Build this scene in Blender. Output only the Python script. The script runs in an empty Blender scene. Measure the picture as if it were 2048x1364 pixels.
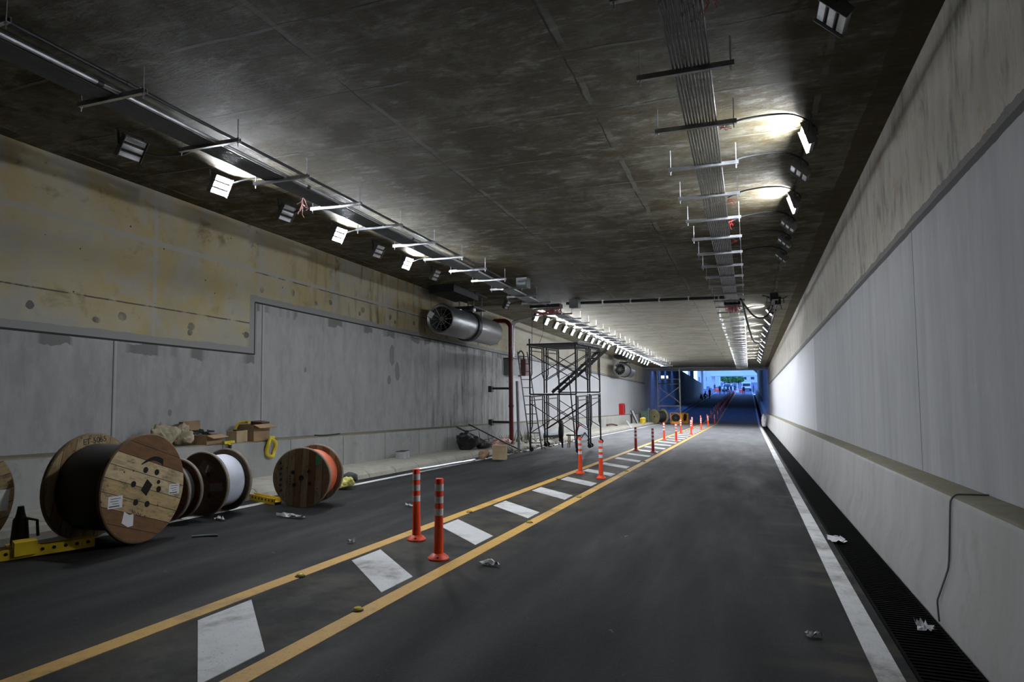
import bpy, bmesh, math, random
from mathutils import Vector, Matrix, Euler
random.seed(7)
PI = math.pi
SC = bpy.context.scene
COL = SC.collection

# ------------------------------------------------------------------ camera model (2048 x 1364 frame)
F_PX, YAW, PIT, ROLL = 1296.99, .348733, .061076, -.009884
CX, CY = 1024, 682
CAMH = 1.5
GR = .03987          # the tunnel road falls 4 %
GR2 = .009           # beyond the dip it rises gently to the exit
YD = 57.0            # the dip, where the lit stretch ends
YX = 135.0           # the far exit
CS = -.01447         # cross fall of the road
cw = Vector((-math.sin(YAW)*math.cos(PIT), math.cos(YAW)*math.cos(PIT), math.sin(PIT)))
rt = Vector((math.cos(YAW), math.sin(YAW), 0)); up = rt.cross(cw)
rt2 = math.cos(ROLL)*rt + math.sin(ROLL)*up
up2 = -math.sin(ROLL)*rt + math.cos(ROLL)*up
camd = bpy.data.cameras.new('camera'); cam = bpy.data.objects.new('camera', camd); COL.objects.link(cam)
camd.sensor_width = 36; camd.lens = F_PX/2048*36; camd.clip_start = .05; camd.clip_end = 2000
cam.matrix_world = Matrix(((rt2.x, up2.x, -cw.x, 0), (rt2.y, up2.y, -cw.y, 0), (rt2.z, up2.z, -cw.z, CAMH), (0, 0, 0, 1)))
SC.camera = cam

def drop(y):                       # how far the road has fallen (or risen again) at y
    return -GR*y if y <= YD else -GR*YD + GR2*(y-YD)
def W(x, y, q):                    # q = height relative to the camera's level over the sloping road
    return Vector((x, y, CAMH + q + drop(y)))
def fl(x, y, h=0):                 # a point h above the road surface
    return Vector((x, y, CAMH - 1.5 + CS*x + drop(y) + h))
def cq(x): return 3.2 - .007*(x-1.55)      # ceiling height over camera level
def ce(x, y, d=0): return W(x, y, cq(x)-d)
WL, WR = -8.5, 1.55                # wall faces
LX, LQ = -7.95, -.636              # plinth face and its top
KX, KQ = -7.0, -1.27               # kerb edge, walkway level

# ------------------------------------------------------------------ mesh builder
class MB:
    def __init__(s): s.v, s.f, s.m = [], [], []
    def add(s, vs, fs, mi=0):
        o = len(s.v); s.v += [tuple(v) for v in vs]; s.f += [tuple(i+o for i in f) for f in fs]; s.m += [mi]*len(fs); return s
    def box(s, c, d, rot=None, mi=0):
        c = Vector(c); hx, hy, hz = d[0]/2, d[1]/2, d[2]/2
        P = [Vector((x, y, z)) for x in (-hx, hx) for y in (-hy, hy) for z in (-hz, hz)]
        if rot is not None:
            M = rot if isinstance(rot, Matrix) else Euler(rot).to_matrix()
            P = [M @ p for p in P]
        return s.add([p+c for p in P], [(0,1,3,2),(4,6,7,5),(0,4,5,1),(2,3,7,6),(0,2,6,4),(1,5,7,3)], mi)
    def bar(s, a, b, w, h=None, mi=0):        # rectangular bar from a to b
        a, b = Vector(a), Vector(b); h = h or w; d = (b-a); L = d.length; d.normalize()
        u = Vector((0,0,1)) if abs(d.z) < .95 else Vector((1,0,0))
        sx = d.cross(u).normalized(); sz = sx.cross(d).normalized()
        M = Matrix((sx, d, sz)).transposed()
        return s.box((a+b)/2, (w, L, h), M, mi)
    def tube(s, pts, r, n=8, mi=0, cap=True):
        pts = [Vector(p) for p in pts]; R = r if isinstance(r, (list, tuple)) else [r]*len(pts)
        vs, fs = [], []; prev = None
        for i, p in enumerate(pts):
            t = (pts[min(i+1, len(pts)-1)] - pts[max(i-1, 0)])
            t = t.normalized() if t.length > 1e-9 else Vector((0,0,1))
            if prev is None:
                u = Vector((0,0,1)) if abs(t.z) < .9 else Vector((1,0,0)); a = t.cross(u).normalized()
            else:
                a = prev - t*prev.dot(t); a = a.normalized() if a.length > 1e-6 else t.orthogonal().normalized()
            prev = a; b = t.cross(a)
            for k in range(n):
                th = 2*PI*k/n; vs.append(p + (a*math.cos(th) + b*math.sin(th))*R[i])
        for i in range(len(pts)-1):
            for k in range(n):
                k2 = (k+1) % n; fs.append((i*n+k, i*n+k2, (i+1)*n+k2, (i+1)*n+k))
        if cap:
            fs.append(tuple(range(n-1, -1, -1))); o = (len(pts)-1)*n; fs.append(tuple(range(o, o+n)))
        return s.add(vs, fs, mi)
    def lathe(s, prof, n=24, M=None, mi=0, caps=True, closed=False):   # profile (r, z) about z
        vs, fs = [], []
        for r, z in prof:
            for k in range(n):
                th = 2*PI*k/n; vs.append(Vector((r*math.cos(th), r*math.sin(th), z)))
        if M is not None: vs = [M @ v for v in vs]
        m = len(prof)
        for i in range(m if closed else m-1):
            j = (i+1) % m
            for k in range(n):
                k2 = (k+1) % n; fs.append((i*n+k, i*n+k2, j*n+k2, j*n+k))
        if caps and not closed:
            fs.append(tuple(range(n-1, -1, -1))); o = (m-1)*n; fs.append(tuple(range(o, o+n)))
        return s.add(vs, fs, mi)
    def prism(s, poly, h, M=None, mi=0):      # poly in xy, extruded to z = h
        n = len(poly); vs = [Vector((x, y, 0)) for x, y in poly] + [Vector((x, y, h)) for x, y in poly]
        if M is not None: vs = [M @ v for v in vs]
        return s.add(vs, [tuple(range(n-1,-1,-1)), tuple(range(n, 2*n))] + [(i, (i+1) % n, n+(i+1) % n, n+i) for i in range(n)], mi)
    def sweep(s, prof, ys, fn, closed=True, mi=0):   # profile (x, q) swept along y
        n = len(prof); vs, fs = [], []
        for y in ys: vs += [fn(x, y, q) for x, q in prof]
        for i in range(len(ys)-1):
            for k in range(n if closed else n-1):
                k2 = (k+1) % n; fs.append((i*n+k, (i+1)*n+k, (i+1)*n+k2, i*n+k2))
        if closed:
            fs.append(tuple(range(n))); o = (len(ys)-1)*n; fs.append(tuple(range(o+n-1, o-1, -1)))
        return s.add(vs, fs, mi)
    def blob(s, c, r, seed=0, amp=.25, sub=2, mi=0, sc=(1,1,1), rot=None):
        bm = bmesh.new(); bmesh.ops.create_icosphere(bm, subdivisions=sub, radius=1)
        rnd = random.Random(seed); K = [(Vector((rnd.uniform(-1,1), rnd.uniform(-1,1), rnd.uniform(-1,1)))*3.2, rnd.uniform(0,6)) for _ in range(5)]
        M = Euler(rot).to_matrix() if rot else Matrix.Identity(3)
        vs = []
        for v in bm.verts:
            d = 1 + amp*sum(math.sin(v.co.dot(k)+p) for k, p in K)/2.2
            vs.append(Vector(c) + M @ Vector((v.co.x*sc[0]*d*r, v.co.y*sc[1]*d*r, v.co.z*sc[2]*d*r)))
        fs = [tuple(v.index for v in f.verts) for f in bm.faces]; bm.free()
        return s.add(vs, fs, mi)
    def mesh(s, name, mats, smooth=False):
        me = bpy.data.meshes.new(name); me.from_pydata(s.v, [], s.f)
        for m in (mats if isinstance(mats, (list, tuple)) else [mats]): me.materials.append(m)
        me.polygons.foreach_set('material_index', s.m)
        bm = bmesh.new(); bm.from_mesh(me); bmesh.ops.recalc_face_normals(bm, faces=bm.faces); bm.to_mesh(me); bm.free()
        if smooth:
            me.polygons.foreach_set('use_smooth', [True]*len(me.polygons))
            try: me.set_sharp_from_angle(angle=math.radians(38))
            except Exception: pass
        me.update(); return me
    def build(s, name, mats, parent=None, smooth=False, loc=None):
        o = bpy.data.objects.new(name, s.mesh(name, mats, smooth)); COL.objects.link(o)
        if parent is not None: o.parent = parent
        if loc is not None: o.location = loc
        return o

def tag(o, label, cat, group=None, kind=None):
    if label: o['label'] = label
    if cat: o['category'] = cat
    if group: o['group'] = group
    if kind: o['kind'] = kind
    return o
def struct(o): o['kind'] = 'structure'; return o
def thing(name, label, cat, loc=(0,0,0), rot=(0,0,0), group=None):
    o = bpy.data.objects.new(name, None); COL.objects.link(o); o.empty_display_size = .1
    o.location = loc; o.rotation_euler = rot
    return tag(o, label, cat, group)
KIDS = {}
def kids(o):
    return [c for c in COL.objects if c.parent == o]
def dup(root, loc, rot=None, label=None, group=None, cache={}):
    r = root.copy(); COL.objects.link(r); r.location = loc
    if rot is not None: r.rotation_euler = rot
    if label: r['label'] = label
    if group: r['group'] = group
    key = root.name
    if key not in cache: cache[key] = [(c, kids(c)) for c in kids(root)]
    for c, gs in cache[key]:
        d = c.copy(); COL.objects.link(d); d.parent = r
        for g in gs:
            e = g.copy(); COL.objects.link(e); e.parent = d
    return r
ONES = 'zeroth first second third fourth fifth sixth seventh eighth ninth tenth eleventh twelfth thirteenth fourteenth fifteenth sixteenth seventeenth eighteenth nineteenth'.split()
TENS = {20: 'twent', 30: 'thirt', 40: 'fort', 50: 'fift', 60: 'sixt', 70: 'sevent', 80: 'eight', 90: 'ninet'}
def nth(n):
    if n < 20: return ONES[n]
    t = n//10*10
    return TENS[t]+'ieth' if n == t else TENS[t]+'y-'+ONES[n-t]

# ------------------------------------------------------------------ material helpers
class NT:
    def __init__(s, name):
        s.mat = bpy.data.materials.new(name); s.mat.use_nodes = True; s.t = s.mat.node_tree; s.t.nodes.clear()
        s.out = s.t.nodes.new('ShaderNodeOutputMaterial'); s.b = s.t.nodes.new('ShaderNodeBsdfPrincipled')
        s.t.links.new(s.b.outputs[0], s.out.inputs[0])
    def n(s, ty): return s.t.nodes.new(ty)
    def set(s, sock, v):
        if hasattr(v, 'is_output') or isinstance(v, bpy.types.NodeSocket): s.t.links.new(v, sock)
        else:
            if isinstance(v, (tuple, list)) and len(v) == 3 and sock.type == 'RGBA': v = (*v, 1)
            sock.default_value = v
    def math(s, op, a, b=0.0, c=None, clamp=False):
        n = s.n('ShaderNodeMath'); n.operation = op; n.use_clamp = clamp; s.set(n.inputs[0], a); s.set(n.inputs[1], b)
        if c is not None: s.set(n.inputs[2], c)
        return n.outputs[0]
    def mix(s, f, a, b, mode='MIX'):
        n = s.n('ShaderNodeMix'); n.data_type = 'RGBA'; n.blend_type = mode; s.set(n.inputs[0], f); s.set(n.inputs[6], a); s.set(n.inputs[7], b); return n.outputs[2]
    def pos(s): return s.n('ShaderNodeNewGeometry').outputs['Position']
    def obj(s): return s.n('ShaderNodeTexCoord').outputs['Object']
    def sep(s, v):
        n = s.n('ShaderNodeSeparateXYZ'); s.set(n.inputs[0], v); return n.outputs
    def map(s, v, sc=(1,1,1), loc=(0,0,0), rot=(0,0,0)):
        n = s.n('ShaderNodeMapping'); s.set(n.inputs[0], v); n.inputs['Scale'].default_value = sc; n.inputs['Location'].default_value = loc; n.inputs['Rotation'].default_value = rot; return n.outputs[0]
    def noise(s, v, sc=1.0, det=4, rough=.55, dist=0.0):
        n = s.n('ShaderNodeTexNoise'); s.set(n.inputs['Vector'], v); n.inputs['Scale'].default_value = sc; n.inputs['Detail'].default_value = det
        n.inputs['Roughness'].default_value = rough; n.inputs['Distortion'].default_value = dist; return n.outputs[0]
    def voro(s, v, sc, feat='F1'):
        n = s.n('ShaderNodeTexVoronoi'); s.set(n.inputs['Vector'], v); n.inputs['Scale'].default_value = sc; n.feature = feat; return n.outputs[0]
    def ramp(s, f, lo, hi, a=0.0, b=1.0):
        n = s.n('ShaderNodeMapRange'); n.clamp = True; s.set(n.inputs[0], f); n.inputs[1].default_value = lo; n.inputs[2].default_value = hi; n.inputs[3].default_value = a; n.inputs[4].default_value = b; return n.outputs[0]
    def line(s, coord, off, period, w):       # 1 on a thin line repeated every period
        a = s.math('ADD', coord, -off + period*200 + period/2); m = s.math('MODULO', a, period)
        return s.math('LESS_THAN', s.math('ABSOLUTE', s.math('SUBTRACT', m, period/2)), w/2)
    def band(s, c, lo, hi):
        return s.math('MULTIPLY', s.math('GREATER_THAN', c, lo), s.math('LESS_THAN', c, hi))
    def bump(s, h, st=.3, d=.02):
        n = s.n('ShaderNodeBump'); n.inputs['Strength'].default_value = st; n.inputs['Distance'].default_value = d; s.set(n.inputs['Height'], h); s.t.links.new(n.outputs[0], s.b.inputs['Normal'])
    def done(s, col=None, rough=.8, metal=0.0, spec=None):
        if col is not None: s.set(s.b.inputs['Base Color'], col)
        s.set(s.b.inputs['Roughness'], rough); s.set(s.b.inputs['Metallic'], metal)
        if spec is not None: s.b.inputs['Specular IOR Level'].default_value = spec
        return s.mat
def plain(name, col, rough=.6, metal=0.0, var=.25, sc=6, bump=0):
    m = NT(name); v = m.noise(m.obj(), sc, 5); c = m.mix(m.ramp(v, .3, .7), tuple(x*(1-var) for x in col), tuple(min(1, x*(1+var)) for x in col))
    if bump: m.bump(m.noise(m.obj(), sc*6, 4), bump, .01)
    return m.done(c, m.ramp(v, .2, .8, max(.05, rough-.1), min(1, rough+.1)), metal)
def zq(m, sp):      # height over the sloping road, relative to camera level
    return m.math('ADD', m.math('ADD', sp[2], m.math('MULTIPLY', sp[1], GR)), -CAMH)

# ---- ceiling: stained formwork concrete
def mat_ceiling():
    m = NT('stained_ceiling_concrete'); p = m.pos(); sp = m.sep(p)
    wob = m.math('MULTIPLY', m.math('SUBTRACT', m.noise(p, 1.3, 3), .5), .10)
    xx = m.math('ADD', sp[0], wob); yy = m.math('ADD', sp[1], wob)
    big = m.noise(m.map(p, (1.0, .7, 1)), .75, 7, .62, .4)
    mid = m.noise(m.map(p, (1.2, 3.2, 1)), 2.1, 9, .74, .3)
    fine = m.noise(m.map(p, (2, 9, 2)), 4.0, 8, .78, .15)
    st = m.ramp(m.math('ADD', m.math('MULTIPLY', big, .7), m.math('MULTIPLY', mid, .5)), .46, .72)
    c = m.mix(st, (.064, .047, .012), (.23, .21, .155))
    c = m.mix(m.ramp(mid, .53, .66), c, (.34, .325, .275))
    c = m.mix(m.math('MULTIPLY', m.ramp(m.noise(p, 1.15, 7, .68), .50, .62), .8), c, (.058, .042, .010))
    c = m.mix(m.ramp(fine, .45, .75, 0, .45), c, m.mix(.5, c, (.30, .285, .24)))
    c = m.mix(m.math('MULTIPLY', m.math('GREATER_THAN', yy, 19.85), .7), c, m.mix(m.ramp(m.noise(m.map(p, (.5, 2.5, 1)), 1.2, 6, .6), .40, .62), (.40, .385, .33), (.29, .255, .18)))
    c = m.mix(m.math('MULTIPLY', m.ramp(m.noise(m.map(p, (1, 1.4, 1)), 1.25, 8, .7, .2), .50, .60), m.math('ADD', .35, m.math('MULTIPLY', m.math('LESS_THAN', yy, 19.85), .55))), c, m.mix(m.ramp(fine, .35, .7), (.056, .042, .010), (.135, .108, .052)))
    jt = m.line(yy, 5.6, 1.22, .013); jl = m.line(xx, -1.53, 2.25, .016)
    j = m.math('MULTIPLY', m.math('MAXIMUM', jt, jl), m.ramp(m.noise(p, 1.7, 2), .38, .55))
    edge = m.math('MULTIPLY', m.math('MAXIMUM', m.line(yy, 5.63, 1.22, .035), m.line(xx, -1.48, 2.25, .06)), m.ramp(m.noise(p, 2.3, 4), .45, .62))
    c = m.mix(m.math('MULTIPLY', edge, .5), c, (.33, .32, .28)); c = m.mix(j, c, (.028, .024, .016)); c = m.mix(m.math('MULTIPLY', m.math('GREATER_THAN', xx, 1.27), .75), c, (.085, .060, .024))
    m.bump(m.math('ADD', m.math('MULTIPLY', fine, .5), m.math('ADD', m.math('MULTIPLY', mid, .9), m.math('MULTIPLY', j, -.8))), .8, .07)
    return m.done(c, .85, 0, .25)
# ---- left wall: yellow-stained upper concrete over grey render, tie holes, plaster strip
def mat_left_wall():
    m = NT('left_wall_concrete'); p = m.pos(); sp = m.sep(p); q = zq(m, sp); y = sp[1]
    wob = m.math('MULTIPLY', m.math('SUBTRACT', m.noise(p, 2.2, 4), .5), .05)
    seam = m.math('ADD', m.math('ADD', m.math('MULTIPLY', m.math('GREATER_THAN', y, 9.55), .96), .915), 0.0)
    dq = m.math('SUBTRACT', q, seam); dqw = m.math('ADD', dq, m.math('MULTIPLY', wob, 1.4))
    n1 = m.noise(m.map(p, (1, .8, 1)), .55, 6, .6, .6); n2 = m.noise(p, 2.2, 8, .7, .3); n3 = m.noise(m.map(p, (2, 3.5, .5)), 1.5, 6, .6)
    up_ = m.mix(m.ramp(n1, .34, .56), (.42, .40, .33), (.40, .325, .165))
    up_ = m.mix(m.ramp(n1, .56, .68), up_, (.33, .31, .25))
    up_ = m.mix(m.math('MULTIPLY', m.ramp(n2, .56, .68), m.ramp(q, 2.0, 3.2)), up_, (.13, .095, .04))
    up_ = m.mix(m.math('MULTIPLY', m.ramp(n3, .52, .7), m.math('MULTIPLY', m.ramp(y, 10, 13), m.ramp(y, 60, 20))), up_, (.12, .09, .045))
    up_ = m.mix(m.ramp(n2, .3, .5, .35, 0), up_, (.42, .41, .37))
    up_ = m.mix(m.math('MULTIPLY', m.ramp(m.noise(p, 1.15, 9, .7, .5), .50, .60), .75), up_, (.36, .35, .315))
    up_ = m.mix(m.math('MULTIPLY', m.ramp(m.noise(m.map(p, (1, 1, 1), (7, 3, 1)), 1.7, 8, .72, .4), .58, .68), .6), up_, (.22, .175, .085))
    jn = m.math('MAXIMUM', m.line(m.math('ADD', y, wob), 7.4, 2.28, .07), m.band(m.math('ADD', q, wob), 2.42, 2.50))
    up_ = m.mix(m.math('MULTIPLY', jn, .75), up_, (.36, .355, .33))
    # patched tie holes in a row above the plaster strip
    def hole(off, per, qo, rad):
        a = m.math('ADD', m.math('ADD', y, m.math('MULTIPLY', wob, 3.0)), per*100+per/2-off); dy = m.math('SUBTRACT', m.math('MODULO', a, per), per/2); dz = m.math('SUBTRACT', m.math('ADD', dq, m.math('MULTIPLY', wob, 2.0)), qo)
        d = m.math('SQRT', m.math('ADD', m.math('MULTIPLY', dy, dy), m.math('MULTIPLY', dz, dz))); return m.math('LESS_THAN', m.math('ADD', d, m.math('MULTIPLY', m.math('SUBTRACT', n2, .5), .09)), rad)
    hp = m.math('MAXIMUM', hole(5.6, 1.25, .34, .065), hole(6.45, 1.63, .24, .05))
    up_ = m.mix(m.math('MULTIPLY', hp, m.ramp(n2, .3, .55)), up_, (.13, .125, .115))
    up_ = m.mix(m.math('MULTIPLY', m.band(m.math('ADD', dq, m.math('MULTIPLY', wob, .3)), .545, .565), m.ramp(n2, .4, .5)), up_, (.09, .085, .07))
    up_ = m.mix(m.math('LESS_THAN', m.voro(p, 3.3), .045), up_, (.06, .05, .03))
    # grey render below
    lo = m.mix(m.ramp(m.noise(m.map(p, (1, 1.5, .35)), 1.6, 7, .62), .35, .65), (.285, .285, .285), (.37, .37, .37))
    drip = m.noise(m.map(p, (1, 3.6, .26)), 1.6, 5, .55, .3)
    lo = m.mix(m.math('MULTIPLY', m.math('MULTIPLY', m.ramp(drip, .45, .66), m.ramp(y, 15.2, 18.5)), m.math('MULTIPLY', m.ramp(y, 23.2, 22), .85)), lo, (.085, .085, .08))
    lo = m.mix(m.math('MULTIPLY', m.ramp(drip, .6, .72), .22), lo, (.17, .17, .16))
    lo = m.mix(m.ramp(m.noise(m.map(p, (1, 2, 1)), 2.6, 8, .72), .42, .66, 0, .5), lo, (.44, .44, .435))
    lo = m.mix(m.math('MULTIPLY', m.math('MULTIPLY', m.band(m.math('ADD', dq, m.math('MULTIPLY', m.noise(p, 3.2, 5), .3)), -.02, .14), m.ramp(m.noise(m.map(p, (0, 1, 0)), 1.3, 2), .5, .55)), .8), lo, (.15, .15, .145))
    lo = m.mix(m.math('MULTIPLY', m.math('LESS_THAN', m.voro(m.map(p, (1, 1, .7)), 1.4), .055), .6), lo, (.12, .12, .11))
    lo = m.mix(m.math('MULTIPLY', m.math('GREATER_THAN', y, 23.0), .7), lo, (.56, .57, .59))  # past the pipe: paler paint, with some lamp-row light put into the colour
    def blot(y0, q0, ry_, rq_):
        a = m.math('DIVIDE', m.math('SUBTRACT', m.math('ADD', y, m.math('MULTIPLY', wob, 4.0)), y0), ry_); b_ = m.math('DIVIDE', m.math('SUBTRACT', q, q0), rq_)
        return m.math('LESS_THAN', m.math('ADD', m.math('ADD', m.math('MULTIPLY', a, a), m.math('MULTIPLY', b_, b_)), m.math('MULTIPLY', n2, .9)), 1.3)
    lo = m.mix(m.math('MULTIPLY', m.math('MAXIMUM', blot(14.45, 1.25, .13, .30), m.math('MAXIMUM', blot(14.7, .85, .12, .26), blot(14.3, .62, .11, .12))), .65), lo, (.16, .155, .14))
    jv = m.math('MULTIPLY', m.line(y, 9.74, 3.0, .02), m.math('LESS_THAN', y, 11)); lo = m.mix(jv, lo, (.10, .10, .10))
    lo = m.mix(m.math('MULTIPLY', m.line(y, 9.78, 3.0, .03), m.math('MULTIPLY', m.math('LESS_THAN', y, 11), .6)), lo, (.46, .46, .45))
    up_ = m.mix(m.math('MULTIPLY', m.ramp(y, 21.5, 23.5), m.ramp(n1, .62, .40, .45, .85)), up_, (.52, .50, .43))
    c = m.mix(m.math('GREATER_THAN', dq, 0), lo, up_)
    ps = m.math('MULTIPLY', m.math('GREATER_THAN', dq, 0), m.math('LESS_THAN', dqw, .115))
    pv = m.math('MULTIPLY', m.band(m.math('ADD', y, wob), 9.42, 9.6), m.band(q, .9, 2.0))
    c = m.mix(m.math('MAXIMUM', ps, pv), c, (.27, .27, .265))
    jd = m.math('MAXIMUM', m.band(dq, -.022, .008), m.math('MULTIPLY', m.band(y, 9.535, 9.56), m.band(q, .9, 1.87)))
    c = m.mix(jd, c, (.035, .035, .035))
    m.bump(m.math('ADD', n2, m.math('MULTIPLY', jd, -1.0)), .35, .02)
    return m.done(c, .85, 0, .25)
def mat_right_wall():
    m = NT('right_wall_concrete'); p = m.pos(); sp = m.sep(p); q = zq(m, sp); y = sp[1]
    n2 = m.noise(p, 2.6, 8, .7); nv = m.noise(m.map(p, (2, 4.0, .7)), 1.5, 7, .68, .8); nl = m.noise(m.map(p, (1, 2.2, .25)), 1.8, 6, .6)
    wob = m.math('MULTIPLY', m.math('SUBTRACT', m.noise(p, 3.0, 5, .7), .5), .12)
    up_ = m.mix(m.ramp(nv, .35, .6), (.42, .40, .355), (.36, .335, .28))
    up_ = m.mix(m.math('MULTIPLY', m.ramp(m.noise(m.map(p, (1, 2.4, .8)), 1.6, 8, .72, .5), .52, .64), .75), up_, (.17, .165, .155))
    up_ = m.mix(m.math('MULTIPLY', m.ramp(n2, .58, .68), .6), up_, (.36, .23, .10))
    lo = m.mix(m.ramp(nl, .3, .7), (.30, .305, .31), (.39, .39, .39))
    lo = m.mix(m.ramp(n2, .55, .75, 0, .3), lo, (.48, .48, .48))
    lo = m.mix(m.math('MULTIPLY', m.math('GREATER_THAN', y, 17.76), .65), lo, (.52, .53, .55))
    lo = m.mix(m.line(y, 7.28, 11.0, .022), lo, (.10, .10, .10))
    d = m.math('SUBTRACT', q, 1.745); dw = m.math('ADD', d, wob)
    c = m.mix(m.math('GREATER_THAN', d, 0), lo, up_)
    c = m.mix(m.math('MULTIPLY', m.band(dw, -.01, .10), .85), c, (.125, .125, .12))
    c = m.mix(m.band(m.math('ADD', d, m.math('MULTIPLY', wob, .25)), -.03, .035), c, (.075, .075, .073))
    m.bump(m.math('ADD', n2, nv), .3, .02)
    return m.done(c, .85, 0, .25)
def mat_conc(name, a, b, dirt=(.16,.15,.12), sc=1.6, joints=None, topdirt=False):
    m = NT(name); p = m.pos(); sp = m.sep(p); n1 = m.noise(m.map(p, (1, 1.6, .5)), sc, 7, .62); n2 = m.noise(p, sc*2.4, 7, .7)
    c = m.mix(m.ramp(n1, .32, .68), a, b); c = m.mix(m.ramp(n2, .55, .72, 0, .6), c, dirt)
    if joints: c = m.mix(m.line(sp[1], joints[0], joints[1], .016), c, tuple(x*.3 for x in a))
    if name == 'plinth_concrete':
        sk = m.math('MULTIPLY', m.ramp(m.noise(m.map(p, (0, 3.2, .35)), 1.5, 5, .6), .54, .62), m.math('MULTIPLY', m.ramp(sp[1], 27, 29), m.ramp(sp[1], 44, 42)))
        sk = m.math('MULTIPLY', sk, m.ramp(zq(m, sp), -.72, -.85)); c = m.mix(m.math('MULTIPLY', sk, .75), c, (.06, .06, .055))
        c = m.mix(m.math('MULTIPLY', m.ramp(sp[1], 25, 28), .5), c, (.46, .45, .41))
    if topdirt:
        nz = m.sep(m.n('ShaderNodeNewGeometry').outputs['True Normal'])[2]
        c = m.mix(m.math('MULTIPLY', m.math('GREATER_THAN', nz, .6), m.ramp(n2, .2, .5, .6, 1)), c, (.17, .155, .11))
    m.bump(n2, .3, .02); return m.done(c, .85, 0, .25)
def mat_asphalt():
    m = NT('asphalt'); p = m.pos(); sp = m.sep(p)
    n1 = m.noise(m.map(p, (1.2, .5, 1)), .9, 6, .6, .4); n2 = m.noise(p, 55, 3, .7); n3 = m.noise(m.map(p, (3, .5, 1)), .8, 5)
    c = m.mix(m.ramp(n1, .3, .7), (.0085, .0085, .009), (.017, .017, .0175))
    c = m.mix(m.ramp(n2, .42, .75, 0, .55), c, (.034, .034, .034))
    dust = m.math('MULTIPLY', m.ramp(m.math('ABSOLUTE', m.math('SUBTRACT', sp[0], -3.1)), .5, .95, .85, 0), m.ramp(m.noise(p, 1.1, 6, .65), .38, .62))
    c = m.mix(m.math('MULTIPLY', dust, .75), c, (.095, .083, .058))
    d2 = m.math('MULTIPLY', m.ramp(m.math('ABSOLUTE', m.math('SUBTRACT', sp[0], .7)), .0, .8, .7, 0), m.ramp(m.noise(m.map(p, (.4, 1, 1)), 2.2, 5), .52, .66))
    c = m.mix(d2, c, (.07, .062, .042))
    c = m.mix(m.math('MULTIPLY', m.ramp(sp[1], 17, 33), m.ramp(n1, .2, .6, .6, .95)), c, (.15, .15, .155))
    c = m.mix(m.ramp(m.noise(m.map(p, (1, .6, 1)), 9, 2), .76, .80, 0, .45), c, (.26, .25, .23))
    m.bump(n2, .35, .004); return m.done(c, m.ramp(n3, .3, .7, .62, .85), 0, .14)
def mat_paint(name, col, wear=.5):
    m = NT(name); p = m.pos(); n1 = m.noise(m.map(p, (1, 1, 1)), 1.3, 6, .65, .3); n2 = m.noise(p, 9, 7, .7); n3 = m.noise(p, 60, 2)
    c = m.mix(m.ramp(n2, .45, .75, 0, .35), col, tuple(x*.6 for x in col))
    c = m.mix(m.math('MULTIPLY', m.ramp(n1, .50, .68), m.ramp(n2, .3, .6, wear*.6, wear*1.5)), c, (.10, .085, .055))
    c = m.mix(m.ramp(n3, .62, .72, 0, .5), c, (.06, .055, .05)); return m.done(c, .65, 0, .3)
def mat_wood(name, cols, width=.14, axis=0, split=None):
    m = NT(name); o = m.obj(); sp = m.sep(o); a = sp[axis]
    k = m.math('FLOOR', m.math('DIVIDE', m.math('ADD', a, 10), width)); wn = m.n('ShaderNodeTexWhiteNoise'); wn.noise_dimensions = '1D'; m.set(wn.inputs['W'], k)
    sc = (9, 1.3, 9) if axis == 0 else (1.3, 9, 9); g = m.noise(m.map(o, sc), 2.2, 7, .65, .8); f = m.noise(o, 2.5, 5)
    c = m.mix(m.ramp(wn.outputs[0], .30, .36), cols[0], cols[1]); c = m.mix(m.math('GREATER_THAN', wn.outputs[0], .68), c, cols[2])
    if split: c = m.mix(m.math('MAXIMUM', m.math('LESS_THAN', k, split[0]), m.math('GREATER_THAN', k, split[1])), c, split[2])
    c = m.mix(m.ramp(g, .36, .66, 0, .62), c, m.mix(.6, c, (.03, .018, .008)))
    c = m.mix(m.math('MULTIPLY', m.ramp(m.noise(m.map(o, (6, 2, 6) if axis == 0 else (2, 6, 6)), 2.6, 8, .72), .52, .62), .6), c, (.085, .055, .028))
    c = m.mix(m.math('LESS_THAN', m.voro(o, 9.0), .085), c, (.05, .03, .015))
    c = m.mix(m.ramp(f, .55, .7, 0, .4), c, (.10, .075, .045))
    gap = m.math('LESS_THAN', m.math('FRACT', m.math('DIVIDE', m.math('ADD', a, 10), width)), .045); c = m.mix(gap, c, (.02, .014, .008))
    m.bump(m.math('SUBTRACT', g, gap), .3, .01); return m.done(c, .75, 0, .3)
M = {}
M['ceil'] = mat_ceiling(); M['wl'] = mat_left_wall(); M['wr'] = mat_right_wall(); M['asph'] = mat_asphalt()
M['plinth'] = mat_conc('plinth_concrete', (.27,.27,.265), (.35,.35,.34), joints=(13.2, 1.65), topdirt=True)
M['kerb'] = mat_conc('kerb_concrete', (.28,.265,.22), (.36,.345,.30), (.13,.12,.095), 2.4, joints=(13.9, 1.0))
M['barrier'] = mat_conc('barrier_concrete', (.33,.32,.30), (.40,.40,.395), (.27,.255,.22), 1.1, topdirt=True)
M['dark_conc'] = mat_conc('underpass_concrete', (.40,.40,.40), (.52,.52,.52))
M['white'] = mat_paint('white_road_paint', (.62,.62,.62), .55); M['yellow'] = mat_paint('yellow_road_paint', (.62,.36,.075), .45)
M['drain'] = plain('drain_iron', (.006,.006,.006), .9, 0); M['drain'].node_tree.nodes['Principled BSDF'].inputs['Specular IOR Level'].default_value = .05
M['galv'] = plain('galvanised_steel', (.52,.53,.55), .38, .85, .18, 14)
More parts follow.
